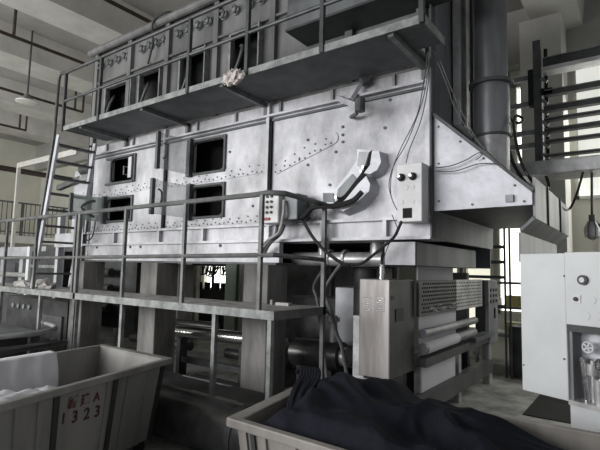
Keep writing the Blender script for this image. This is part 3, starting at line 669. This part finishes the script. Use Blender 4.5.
# tools in the niche
def tool(px, py, s=.12): return cp(px, py, -s * .5)
p = tool(582, 403); q = tool(577, 358)
tag(MB().cyl(V(p.x, p.y, zN), q, .020, n=16).build('metal_tube', 'chrome'), 'shiny metal tube leaning in the niche of the white machine', 'tube')
p = tool(586, 362, .16); v = thing('hand_wheel_valve', 'grey valve with pale spoked wheel in the niche of the white machine', 'valve', (p.x, p.y, zN))
MB().cyl(V(p.x, p.y, zN), p, .014, n=12).build('valve_stem', 'pipe', v); MB().cyl(p + V(0, 0, -.09), p + V(0, 0, -.02), .035, n=16).build('valve_body', 'pipe', v, smooth=True)
w_ = tool(583, 348, .12); rim = MB(); pts = [w_ + (cdv * math.cos(t) + V(0, 0, 1) * math.sin(t)) * .034 for t in [i * math.tau / 20 for i in range(21)]]
rim.tube(pts, .006); 
for i in range(5):
    t = i * math.tau / 5; rim.beam(w_, w_ + (cdv * math.cos(t) + V(0, 0, 1) * math.sin(t)) * .034, .01, .01)
rim.build('hand_wheel', 'white_enamel', v)
MB().cyl(w_ + cn * .0, V(p.x, p.y, w_.z - .0), .008, n=8).build('wheel_spindle', 'pipe', v)
p = tool(596, 384, .1); v = thing('grease_fitting', 'stepped shiny fitting beside the wheel valve in the niche', 'fitting', (p.x, p.y, zN))
MB().cyl(V(p.x, p.y, zN), V(p.x, p.y, p.z + .02), .035, n=18).build('fitting_base', 'pipe', v, smooth=True)
MB().cyl(V(p.x, p.y, p.z + .02), V(p.x, p.y, p.z + .11), .012, n=12).build('fitting_neck', 'chrome', v)
MB().lathe(V(p.x, p.y, p.z + .08), [(.012, 0), (.028, .01), (.028, .05), (.01, .07)], 16).build('fitting_head', 'chrome', v, smooth=True)

# ------------------------------------------------------------------ pipe rack and tray on the right
RK = thing('pipe_rack', 'dark upright rack with stacked horizontal bars in front of the right windows', 'rack', (-1.0, 6.5, 2.8))
MB().box((-1.06, 6.44, 2.98), (-.97, 6.56, 4.60)).build('rack_post', 'angle', RK)
MB().box((-.94, 6.48, 2.98), (-.90, 6.56, 4.48)).build('rack_post', 'inside', RK)
for i, (zz, h) in enumerate(((4.27, .12), (3.87, .07), (3.67, .07), (3.53, .035), (3.39, .05), (3.25, .035), (3.07, .03))):
    o_ = MB().box((-.94, 6.40, zz - h / 2), (3, 6.50, zz + h / 2)).build('rack_bar', 'rail_up', RK)
    MB().box((-.93, 6.385, zz + h / 2 - .012), (3, 6.40, zz + h / 2)).build('bar_flange', 'edge', o_)
MB().box((-.94, 6.3, 4.12), (3, 6.50, 4.17)).build('rack_bar', 'pipe', RK)
for zz in (4.15, 3.8, 3.42, 3.25): MB().box((-1.55, 6.5, zz - .03), (-1.04, 6.56, zz + .03)).build('side_bar', 'edge', RK)
MB().box((-1.12, 6.42, 3.75), (-1.06, 6.55, 4.22)).box((-.97, 6.40, 3.85), (-.84, 6.43, 3.93)).build('clamp_block', 'inside', RK)
for i in range(8): MB().beam((-.97, 6.43, 3.1 + i * .14), (-.90, 6.43, 3.04 + i * .14), .03, .035).build('hook', 'edge', RK)
TR = MB().box((-1.555, 6.2, 2.80), (3, 6.7, 2.97)).build('cable_tray', 'pipe', bevel=.01)
tag(TR, 'wide grey horizontal tray below the pipe rack', 'tray')
tag(MB().box((.9, 6.5, 0), (1.0, 6.6, 2.8)).build('support_post', 'angle'), 'dark upright under the far end of the wide grey tray', 'post')
# black hanging cables there
cable([at(487, 62, y=5.4), at(507, 70, y=5.3), at(508, 95, y=5.2), at(507, 108, y=5.2)], .012, 'black', 'hanging_cable', 'black cable stub fixed along the round duct')
cable([at(a, c, y=y) for a, c, y in ((508, 112, 5.2), (511, 120, 5.2), (519, 123, 5.1), (523, 119, 5.0), (516, 116, 4.9), (514, 128, 4.7), (520, 158, 4.4), (530, 178, 4.25), (548, 195, 5.15), (567, 210, 6.1), (576, 196, 6.15), (583, 172, 6.17))], .014, 'black', 'hanging_cable', 'thick black cable sagging in a V below the tray')
cable(PX((507, 110), (508, 140), (512, 160), (522, 178), (532, 190), y=5.6), .02, 'black', 'hanging_cable', 'black cable running down beside the round duct into the hood top')
cable(PX((546, 176), (549, 186), (547, 196), (543, 200), y=6.15), .018, 'black', 'hanging_cable', 'short black cable hanging under the tray')
LPd = thing('caged_lamp', 'small caged glass work lamp hanging on a cord below the tray', 'lamp', (-.45, 6.4, 2.1))
c0 = at(592, 175, y=6.4); c1 = at(592, 220, y=6.4)
MB().tube([c0 + V(0, 0, .1), c1], .014).build('cord', 'wire', LPd)
MB().cyl(c1 + V(0, 0, .06), c1 + V(0, 0, -.02), .035, n=14).build('lamp_socket', 'rail', LPd)
MB().lathe(c1 + V(0, 0, -.22), [(.03, -.0), (.07, .03), (.075, .12), (.04, .20)], 18).build('glass_cover', 'pipe', LPd, smooth=True)
b = MB()
for i in range(6):
    t = i * math.tau / 6; MB().tube([c1 + V(.04 * math.cos(t), .04 * math.sin(t), -.01), c1 + V(.082 * math.cos(t), .082 * math.sin(t), -.1), c1 + V(.075 * math.cos(t), .075 * math.sin(t), -.2), c1 + V(0, 0, -.235)], .004, 6).build('cage_wire', 'rail', LPd)

# scaffold ladder seen below the hood
SL = thing('scaffold_frame', 'tall dark ladder-like scaffold frame in front of the bright back windows', 'ladder', (-1.7, 8.2, 0))
for px in (505, 510):
    x = at(px, 280, y=7.9).x; MB().beam((x, 7.9, 0), (x, 7.9, 2.75), .028, .028).build('upright', 'angle', SL)
x2 = at(462, 280, y=7.9).x; x3 = at(505, 280, y=7.9).x; MB().beam((x2, 7.9, 0), (x2, 7.9, 2.75), .045, .045).build('upright', 'angle', SL)
for py in (247, 262, 277, 306): 
    z = at(490, py, y=7.9).z; MB().beam((x2, 7.9, z), (x3, 7.9, z), .03, .05).build('rung', 'angle', SL)
BR = thing('back_railing', 'grey two-bar railing behind the delivery unit', 'railing', (-2, 8.3, 0))
for zz in (1.45, 1.05, .6): MB().beam((-3.2, 8.25, zz), (-1.4, 8.25, zz), .04, .04).build('rail_bar', 'edge', BR)
for xx in (-3.2, -2.3, -1.4): MB().beam((xx, 8.25, 0), (xx, 8.25, 1.45), .045, .045).build('rail_post', 'edge', BR)
sh = thing('work_shelf', 'low shelf with coloured boxes standing by the back windows', 'shelf', (-2, 8.9, 0))
MB().box((-2.9, 8.75, 1.0), (-1.65, 9.25, 1.04)).build('shelf_board', 'green', sh); MB().box((-2.9, 8.75, .55), (-1.65, 9.25, .58)).build('shelf_board', 'green', sh)
for x in (-2.88, -1.7): MB().box((x, 8.76, 0), (x + .04, 9.24, 1.0)).build('leg', 'angle', sh)
tag(MB().box((-1.98, 8.85, 1.04), (-1.72, 9.1, 1.22)).build('crate', 'yellow'), 'small yellow crate on the shelf by the back windows', 'crate')
tag(MB().box((-2.4, 8.85, 1.04), (-2.1, 9.1, 1.16)).build('crate', 'web'), 'low grey crate on the shelf by the back windows', 'crate')
tag(MB().box((-2.0, 8.85, .58), (-1.75, 9.1, .76)).build('crate', 'yellow'), 'small yellow crate on the lower board of the back shelf', 'crate')
tag(MB().lathe((-2.6, 7.6, 0.0), [(.22, 0), (.27, .3), (.27, .32), (.24, .32)], 24).build('basin', 'yellow', smooth=True), 'round pale yellow basin on the floor behind the rollers', 'basin')
dk = MB().box((-1.75, 8.0, 0), (-1.0, 8.55, .78)).build('dark_cupboard', 'machine_dk', bevel=.01); tag(dk, 'low dark cupboard on the floor behind the white machine', 'cupboard')

# ------------------------------------------------------------------ clutter under and behind the machine
def tagb(mb, name, m, lab, cat, **k): return tag(mb.build(name, m, **k), lab, cat)
tagb(MB().cyl((-5.75, 4.75, .62), (-4.15, 4.75, .66), .09, n=20), 'steel_roller', 'chrome', 'shiny steel roller lying under the middle of the machine', 'roller', smooth=True)
t = thing('roller_stand', 'dark stand carrying the shiny steel roller', 'stand', (-5, 4.75, 0))
for x in (-5.6, -4.3): MB().box((x - .04, 4.68, 0), (x + .04, 4.82, .535)).build('stand_leg', 'machine_dk', t)
MB().box((-5.6, 4.7, .2), (-4.3, 4.8, .28)).build('stand_bar', 'machine_dk', t)
t = thing('blower_drum', 'dark horizontal blower drum on the floor right of the front pillar', 'blower', (-3.0, 4.75, 0))
MB().cyl((-3.6, 4.9, .56), (-2.92, 4.9, .58), .17, n=28).build('drum_body', 'dark_steel', t, smooth=True)
MB().cyl((-2.92, 4.9, .58), (-2.85, 4.9, .58), .11, n=24).build('drum_cap', 'pipe', t, smooth=True)
MB().box((-3.5, 4.78, 0), (-3.0, 5.02, .42)).build('drum_cradle', 'machine_dk', t)
MB().cyl((-3.05, 4.9, .7), (-3.05, 4.9, 1.05), .05, n=14).build('outlet_pipe', 'pipe', t, smooth=True)
MB().cyl((-3.05, 4.9, .98), (-3.05, 4.9, 1.03), .08, n=14).build('pipe_flange', 'pipe', t)
t = thing('steel_tank', 'pale steel tank standing behind the grey hoses under the machine', 'tank', (-2.85, 5.3, 0))
MB().box((-3.25, 5.25, .65), (-2.75, 5.6, 1.38)).build('tank_body', 'hood', t, bevel=.01)
for x in (-3.2, -2.8): MB().box((x - .03, 5.28, 0), (x + .03, 5.34, .65)).build('leg', 'angle', t)
tagb(MB().cyl((-2.62, 4.9, 0), (-2.62, 4.9, 1.62), .14, n=24), 'vertical_duct', 'machine_dk', 'dark vertical duct standing just left of the stained cabinet', 'duct', smooth=True)
tagb(MB().box((-4.6, 4.9, 0), (-3.95, 5.5, .55)), 'pump_housing', 'machine_dk', 'dark pump housing on the floor between the front pillars', 'pump', bevel=.02)
t = thing('fan_casing', 'large dark fan casing behind the middle bay under the machine', 'fan', (-4.4, 6.9, 0))
MB().box((-5.1, 6.7, 0), (-4.0, 7.3, 1.12)).build('casing', 'machine_dk', t)
MB().cyl((-4.55, 6.66, .6), (-4.55, 6.7, .6), .4, n=28).build('inlet_ring', 'dark_steel', t)
for k_, (x, y, lab) in enumerate([(-6.6, 5.0, 'left bay'), (-6.3, 5.25, 'left bay, behind the lower one')]):
    tagb(MB().cyl((x - .6, y, .35 + .3 * k_), (x + .9, y, .37 + .3 * k_), .07, n=14), 'floor_pipe', 'dark_steel', 'dark pipe lying across the ' + lab, 'pipe', smooth=True)
tagb(MB().cyl((-5.2, 5.3, .3), (-2.3, 5.35, .3), .08, n=14), 'floor_pipe', 'dark_steel', 'long dark pipe near the floor behind the front pillars', 'pipe', smooth=True)
for i in range(4):
    tagb(MB().cyl((-5.25, 4.5 + .075 * i, .036), (-3.75, 4.52 + .075 * i, .036), .035, n=10), 'scrap_rod', 'machine_dk', 'dark rod in the bundle lying behind the front pillar', 'rod').__setitem__('group', 'rods behind the front pillar')
# pale panels behind the left bay
tagb(MB().box((-11.1, 6.5, .95), (-9.1, 6.6, 1.62)), 'wall_panel_board', 'cream_board', 'pale stained board seen through the left bay under the machine', 'board')
tagb(MB().box((-11.1, 6.3, 0), (-9.0, 6.5, .95)), 'long_bench', 'cab_side', 'grey bench front below the pale stained board', 'bench')
tagb(MB().box((-7.8, 6.5, 0), (-7.32, 6.6, 1.62)), 'pale_door_panel', 'cream_board', 'pale metal door panel seen just right of the middle pillar', 'panel')
# dark lattice frame before the bright window (seen through the middle bay)
t = thing('loom_frame', 'dark machine frame with chain loops silhouetted against the bright window', 'machine', (-9.0, 8.6, 0))
for x in (-9.7, -8.35): MB().box((x - .07, 8.5, 0), (x + .07, 8.7, 2.5)).build('side_frame', 'inside', t)
MB().box((-9.7, 8.5, .0), (-8.35, 8.7, 1.02)).build('base_frame', 'inside', t)
MB().box((-9.7, 8.5, 1.62), (-8.35, 8.7, 1.70)).build('top_beam', 'inside', t)
MB().box((-9.05, 8.55, 1.0), (-9.0, 8.6, 1.62)).build('centre_post', 'inside', t)
random.seed(11)
for i in range(13):
    x = -9.55 + i * .085; MB().tube([(x, 8.6, 1.64), (x + random.uniform(-.1, .1), 8.6, 1.5 - random.random() * .15), (x + random.uniform(-.15, .15), 8.6, 1.42), (x + .05, 8.6, 1.60)], .018, 6, 3).build('chain', 'inside', t)
for x in (-9.5, -9.2, -8.85, -8.6): MB().cyl((x, 8.55, 1.0), (x, 8.55, 1.2), .08, n=10).build('bobbin', 'inside', t)
t = thing('green_machine', 'greenish machine column right of the dark loom frame', 'machine', (-7.9, 8.4, 0))
MB().box((-8.2, 8.2, 0), (-7.85, 8.6, 2.1)).build('column', 'green', t); MB().box((-7.75, 8.2, 0), (-7.5, 8.6, 2.1)).build('column', 'sheet_mid', t)
t = thing('dark_partition', 'tall dark partition closing off the back under the right half of the machine', 'partition', (-5.5, 8.9, 0))
MB().box((-7.2, 8.85, 0), (-4.0, 8.95, 2.3)).build('partition_sheet', 'machine_dk', t)
for x in (-7.2, -5.6, -4.05): MB().box((x, 8.78, 0), (x + .06, 8.85, 2.3)).build('partition_post', 'angle', t)

# black channel boxes and round pipe on the floor near the bins
t = thing('floor_duct', 'big dark round duct lying on the floor between the two bins', 'duct', (-3.3, 3.0, 0))
MB().cyl((-4.3, 2.99, .235), (-2.55, 2.99, .235), .225, n=32).build('duct_body', 'dark_steel', t, smooth=True)
MB().cyl((-2.72, 2.99, .24), (-2.66, 2.99, .24), .235, n=32).build('duct_band', 'machine_dk', t, smooth=True)
t = thing('trench_cover', 'flat dark steel trench cover with worn edges beside the floor duct', 'cover', (-3.6, 3.5, 0))
MB().box((-5.2, 3.26, 0), (-2.5, 3.9, .3)).build('cover_plate', 'machine_dk', t, bevel=.01)
MB().box((-4.4, 3.262, .3), (-2.9, 3.285, .308)).build('worn_edge', 'edge', t); MB().box((-4.5, 3.84, .3), (-3.7, 3.87, .308)).build('worn_edge', 'edge', t)
MB().box((-3.9, 3.45, .3), (-3.25, 3.48, .304)).build('worn_edge', 'edge', t)

# ------------------------------------------------------------------ left foreground: curved table and machinery
t = thing('feed_table', 'dark feed table with rounded rail edge at the left', 'table', (-7.5, 3.0, 0))
MB().box((-10, 2.25, .66), (-6.35, 3.1, .70)).build('table_top', 'sheet_dark', t)
MB().tube([(-6.1, 2.1, .72), (-6.25, 3.0, .72), (-6.5, 3.3, .74), (-7.2, 3.42, .74)], .03, 8, 5).build('rim_rail', 'pipe', t, smooth=True)
MB().tube([(-5.9, 2.1, .60), (-6.0, 2.9, .60), (-6.3, 3.2, .60)], .035, 8, 5).build('lower_rail', 'dark_steel', t, smooth=True)
MB().tube([(-5.6, 2.0, .62), (-5.9, 3.15, .62)], .03).build('outer_rail', 'dark_steel', t, smooth=True)
for x, y in ((-6.5, 3.05), (-6.4, 2.3), (-9, 3.05)): MB().box((x - .04, y - .04, 0), (x + .04, y + .04, .66)).build('leg', 'machine_dk', t)
MB().box((-9.9, 2.5, .1), (-6.6, 3.0, .62)).build('under_frame', 'machine_dk', t)
def lm(x, y, seed, lab):
    random.seed(seed); t = thing('spinning_machine', lab, 'machine', (x, y, 0), 'machines in the far left of the hall')
    MB().box((x - 1.2, y - .4, 0), (x + 1.2, y + .4, .85)).build('base', 'cab_side', t)
    MB().box((x - 1.2, y - .35, 1.75), (x + 1.2, y + .35, 1.98)).build('top_housing', 'hood', t)
    for i in (-1.15, -.1, 1.1): MB().box((x + i - .09, y - .3, .85), (x + i + .09, y + .3, 1.75)).build('upright', 'hood' if i < 1 else 'machine_dk', t)
    MB().box((x - .9, y - .1, .9), (x + .0, y + .3, 1.6)).build('dark_casing', 'machine_dk', t)
    for i in range(5): MB().cyl((x - 1.0 + i * .2, y - .42, .98), (x - 1.0 + i * .2, y - .3, .98), .07, n=12).build('bobbin', 'black' if i % 2 else 'box_white', t)
    MB().cyl((x - 1.2, y - .32, 1.3), (x + 1.2, y - .32, 1.3), .06, n=12).build('roller', 'pipe', t)
lm(-12.2, 5.6, 1, 'pale and dark machine seen between the ladder and the deck rail')
lm(-15.2, 6.2, 2, 'farther pale machine at the left edge of the photo behind the deck rail')
lm(-10.6, 7.4, 3, 'machine farther back behind the ladder foot')
t = thing('steel_rack', 'dark rack with white side strips standing behind the ladder foot', 'rack', (-10.2, 4.9, 0))
for x in (-10.9, -9.6): MB().box((x, 4.8, 0), (x + .12, 4.9, 1.95)).build('side_strip', 'white_enamel', t)
MB().box((-10.78, 4.85, .3), (-9.6, 5.3, 1.85)).build('rack_body', 'machine_dk', t); MB().box((-10.78, 4.83, 1.5), (-9.6, 4.85, 1.56)).build('rack_rail', 'edge', t)
t = thing('low_machine', 'low dark machine with pale hatch below the deck at the left', 'machine', (-9.3, 4.6, 0))
MB().box((-10.2, 4.2, 0), (-7.9, 4.7, .95)).build('body', 'machine_dk', t); MB().box((-8.9, 4.16, .3), (-8.0, 4.2, .7)).build('hatch', 'cab_side', t)
for i in range(4): MB().cyl((-9.9 + i * .22, 4.17, .78), (-9.9 + i * .22, 4.2, .78), .045, n=12).build('dial', 'edge', t)

# ------------------------------------------------------------------ bins
def make_bin(name, label, corners, rim_z, m, wall=.028, rim=.045, taper=.07, straps=(), strapside=1):
    """corners: rim corners in order around, z added"""
    c = V(sum(p[0] for p in corners) / 4, sum(p[1] for p in corners) / 4, 0)
    t = thing(name, label, 'bin', c)
    top = [V(p[0], p[1], rim_z) for p in corners]
    def ins(P, k): return [p + (c - p).normalized() * k * 1.4 - V(0, 0, (c - p).normalized().z * k * 1.4) for p in P]
    def flat(P, z): return [V(p.x, p.y, z) for p in P]
    o_top = flat(top, rim_z - .02); o_bot = flat(ins(flat(top, 0), taper), .12)
    i_top = flat(ins(flat(top, 0), wall), rim_z - .02); i_bot = flat(ins(flat(top, 0), taper + wall), .15)
    b = MB(); bm = b.bm
    R_ = [[bm.verts.new(p) for p in r] for r in (o_bot, o_top, i_top, i_bot)]
    for A, B in zip(R_, R_[1:]):
        for i in range(4): bm.faces.new((A[i], A[(i + 1) % 4], B[(i + 1) % 4], B[i]))
    bm.faces.new(R_[0][::-1]); bm.faces.new(R_[3])
    body = b.build('tub', m, t)
    # rim lip
    out = flat(ins(flat(top, 0), -rim), 0); inn = flat(ins(flat(top, 0), wall * .9), 0)
    b = MB(); bm = b.bm
    R_ = [[bm.verts.new(V(p.x, p.y, z)) for p in r] for r, z in ((inn, rim_z - .03), (inn, rim_z), (out, rim_z), (out, rim_z - .05), (flat(top, 0), rim_z - .05))]
    for A, B in zip(R_, R_[1:]):
        for i in range(4): bm.faces.new((A[i], A[(i + 1) % 4], B[(i + 1) % 4], B[i]))
    b.build('rim', m, t, bevel=.008)
    for (side, k, wd, mm) in straps:
        p, q = top[side], top[(side + 1) % 4]; pb, qb = flat(ins(flat(top, 0), taper), .12)[side], flat(ins(flat(top, 0), taper), .12)[(side + 1) % 4]
        a, b2 = p.lerp(q, k), pb.lerp(qb, k); a.z = rim_z - .05
        nrm = (q - p).normalized().cross(V(0, 0, 1)); 
        if nrm.dot(a - c) < 0: nrm = -nrm
        MB().beam(a + nrm * .004, b2 + nrm * .004, wd, .014, up=nrm).build('side_rib', mm, t)
    for p in flat(ins(flat(top, 0), taper + .08), 0):
        w_ = MB().cyl(p + V(-.02, 0, .06), p + V(.02, 0, .06), .06, n=16).cyl(p + V(0, 0, .06), p + V(0, 0, .12), .015, n=8); w_.build('caster', 'black', t)
    return t, top, c
ribs = [(1, k, .03, 'bin') for k in (.2, .29, .62, .74, .88)]
B1, top1, c1_ = make_bin('laundry_bin', 'grey plastic bin with red stencilled characters at the lower left', [(-4.22, 1.15), (-3.0, 1.02), (-3.47, 2.77), (-4.52, 2.78)], .78, 'bin',
    straps=[(1, .36, .045, 'strap'), (1, .66, .045, 'strap'), (1, .975, .05, 'strap'), (1, .08, .05, 'strap')] + ribs)
B2, top2, c2_ = make_bin('cloth_bin', 'beige plastic bin holding the dark navy cloth at the bottom', [(-1.83, 1.96), (.18, 1.90), (.18, 3.0), (-2.0, 2.94)], .78, 'bin2',
    straps=[(0, k, .03, 'bin2') for k in (.03, .1, .2, .32, .44, .56)] + [(0, .06, .03, 'strap')])
# stencilled characters on the first bin, on its right side
p, q = top1[1], top1[2]; sd = (q - p).normalized(); nrm = sd.cross(V(0, 0, 1))
if nrm.dot(p - c1_) < 0: nrm = -nrm
def _in(c_, k_): return V(c_[0], c_[1], 0) + (V(c1_.x, c1_.y, 0) - V(c_[0], c_[1], 0)).normalized() * k_ * 1.4
a_, b_, d_ = V(p.x, p.y, .76), V(q.x, q.y, .76), _in(p, .07) + V(0, 0, .12)
outn = (b_ - a_).cross(d_ - a_).normalized()
if outn.dot(nrm) < 0: outn = -outn
upv = (outn.cross(sd)).normalized()
if upv.z < 0: upv = -upv
if outn.dot(nrm) < 0: outn = -outn
def stencil(ch, px, py, size, m):
    cu_ = bpy.data.curves.new('stencil', 'FONT'); cu_.body = ch; cu_.size = size; cu_.extrude = .0006; cu_.align_x = 'CENTER'; cu_.align_y = 'CENTER'; cu_.offset = .0022
    tmp = bpy.data.objects.new('tmp', cu_); col.objects.link(tmp)
    dg = bpy.context.evaluated_depsgraph_get(); me = bpy.data.meshes.new_from_object(tmp.evaluated_get(dg)); bpy.data.objects.remove(tmp)
    o = bpy.data.objects.new('stencil_mark', me); col.objects.link(o); me.materials.clear(); me.materials.append(M[m])
    d = R(px, py); t_ = (a_ - EYE).dot(outn) / d.dot(outn); w_ = EYE + d * t_ + outn * .004
    mt = Matrix((sd, upv, outn)).transposed().to_4x4(); mt.translation = w_ - B1.location
    o.parent = B1; o.matrix_local = mt
for ch, px, py, s in (('新', 72.5, 403, .088), ('建', 85, 400, .085), ('A', 96.5, 397, .09)): stencil(ch, px, py, s, 'red_ink')
for ch, px, py, s in (('1', 63, 419, .10), ('3', 74.5, 417, .115), ('2', 86.5, 414, .115), ('3', 97, 411.5, .115)): stencil(ch, px, py, s, 'dark_ink')

# cloth in the bins
def sheet(name, grid, m, lab, cat, th=.006, nm=True):
    b = MB(); bm = b.bm; rows = [[bm.verts.new(v) for v in r] for r in grid]
    for A, B in zip(rows, rows[1:]):
        for i in range(len(A) - 1): bm.faces.new((A[i], A[i + 1], B[i + 1], B[i]))
    o = b.build(name, m); 
    for f in o.data.polygons: f.use_smooth = True
    so = o.modifiers.new('thickness', 'SOLIDIFY'); so.thickness = th; so.offset = 0
    return tag(o, lab, cat)
# white sheet draped over the inner far side of bin 1
e0, e1 = top1[0], top1[3]; inw = (c1_ - (e0 + e1) / 2); inw.z = 0; inw.normalize()
g = []
for j in range(26):
    v_ = j / 25; row = []
    for i in range(50):
        u_ = i / 49; base = e0.lerp(e1, .05 + .62 * u_)
        fold = .018 * math.sin(u_ * 30 + 2 * math.sin(v_ * 3)) * min(1, v_ * 3)
        if v_ < .12: q_ = base + inw * (-.05 + .13 * v_ / .12) + V(0, 0, .012)
        else: q_ = base + inw * (.08 + fold + .10 * (v_ - .12)) + V(0, 0, .012 - (v_ - .12) * .36 )
        row.append(q_)
    g.append(row)
sheet('white_sheet', g, 'white_cloth', 'white cloth draped over the far side inside the stencilled bin', 'cloth')
g = []
for j in range(30):
    row = []
    for i in range(40):
        u_, v_ = i / 39, j / 29; x = -4.0 + .62 * u_ - .1 * v_; y = 1.3 + 1.15 * v_
        hh = .52 + .16 * math.sin(math.pi * u_) * (1 - v_) ** .6 + .05 * noise.noise(V(x * 6, y * 6, 0)) + .03 * noise.noise(V(x * 16, y * 10, 3))
        row.append(V(x, y, hh))
    g.append(row)
sheet('plastic_wrapped_cloth', g, 'white_cloth', 'pale heap of wrapped cloth lying low in the stencilled bin', 'cloth')
# navy heap
def bump(x, y, cx, cy, sx, sy): return math.exp(-((x - cx) / sx) ** 2 - ((y - cy) / sy) ** 2)
g = []
NX, NY = 170, 100
for j in range(NY):
    row = []
    for i in range(NX):
        u_, v_ = i / (NX - 1), j / (NY - 1)
        lap = max(0, min(1, (-.95 - (-1.80 + 1.88 * u_)) * 4))          # the cloth laps over the far rim on its left half
        x = (-1.80 - .16 * v_) + (1.88 + .16 * v_) * u_; y = 2.0 + (.86 + .20 * lap) * v_
        e = min(u_, 1 - u_, v_, (1 - v_) + lap * .25); h_ = .62 + .15 * min(1, e * 9)
        h_ += .07 * bump(x, y, -1.62, 2.72, .28, .28) + .04 * bump(x, y, -1.2, 2.8, .30, .25) + .05 * bump(x, y, -.8, 2.55, .30, .25) + .03 * bump(x, y, -1.55, 2.35, .35, .3) - .10 * bump(x, y, -.2, 2.6, .45, .5)
        q_ = V(x * 1.5 + y * .8, y * 2.0 - x * .5, 0) + V(noise.noise(V(x * 1.3, y * 1.3, 5)), noise.noise(V(x * 1.3, y * 1.3, 9)), 0) * 1.3
        h_ += .055 * (1 - abs(noise.noise(q_)) * 2.6) + .022 * (1 - abs(noise.noise(q_ * 1.9 + V(4, 1, 0))) * 2)
        h_ += .006 * math.sin((x * .6 + y) * 40 + 5 * noise.noise(q_)) * bump(x, y, -1.6, 2.5, .35, .45)
        if lap > 0 and v_ > .8: h_ = max(h_, .80 + .01 * noise.noise(V(x * 8, y * 8, 0)))
        if v_ == 1 and lap > .5: h_ -= .05
        row.append(V(x, y, h_ if e > 0 else .55))
    g.append(row)
sheet('navy_cloth_heap', g, 'navy', 'heap of dark navy cloth filling the beige bin', 'cloth')
# rope-like tail of the navy cloth over the bin corner
b = MB()
random.seed(3)
for i in range(7):
    o_ = i * .03
    b.tube([(-2.13 + o_ * .6, 2.92 + o_ * .3, .83 - .004 * i), (-2.06 + o_ * .8, 2.86 + o_ * .1, .885), (-1.93 + o_, 2.70 - o_ * .4, .875), (-1.82 + o_ * .9, 2.46 - o_ * .5, .83 + .01 * math.sin(i * 2)), (-1.70 + o_, 2.24 - o_ * .4, .77)], .016, 8, 5)
tag(b.build('twisted_cloth_tail', 'navy', smooth=True), 'twisted strands of navy cloth at the left corner of the beige bin', 'cloth')
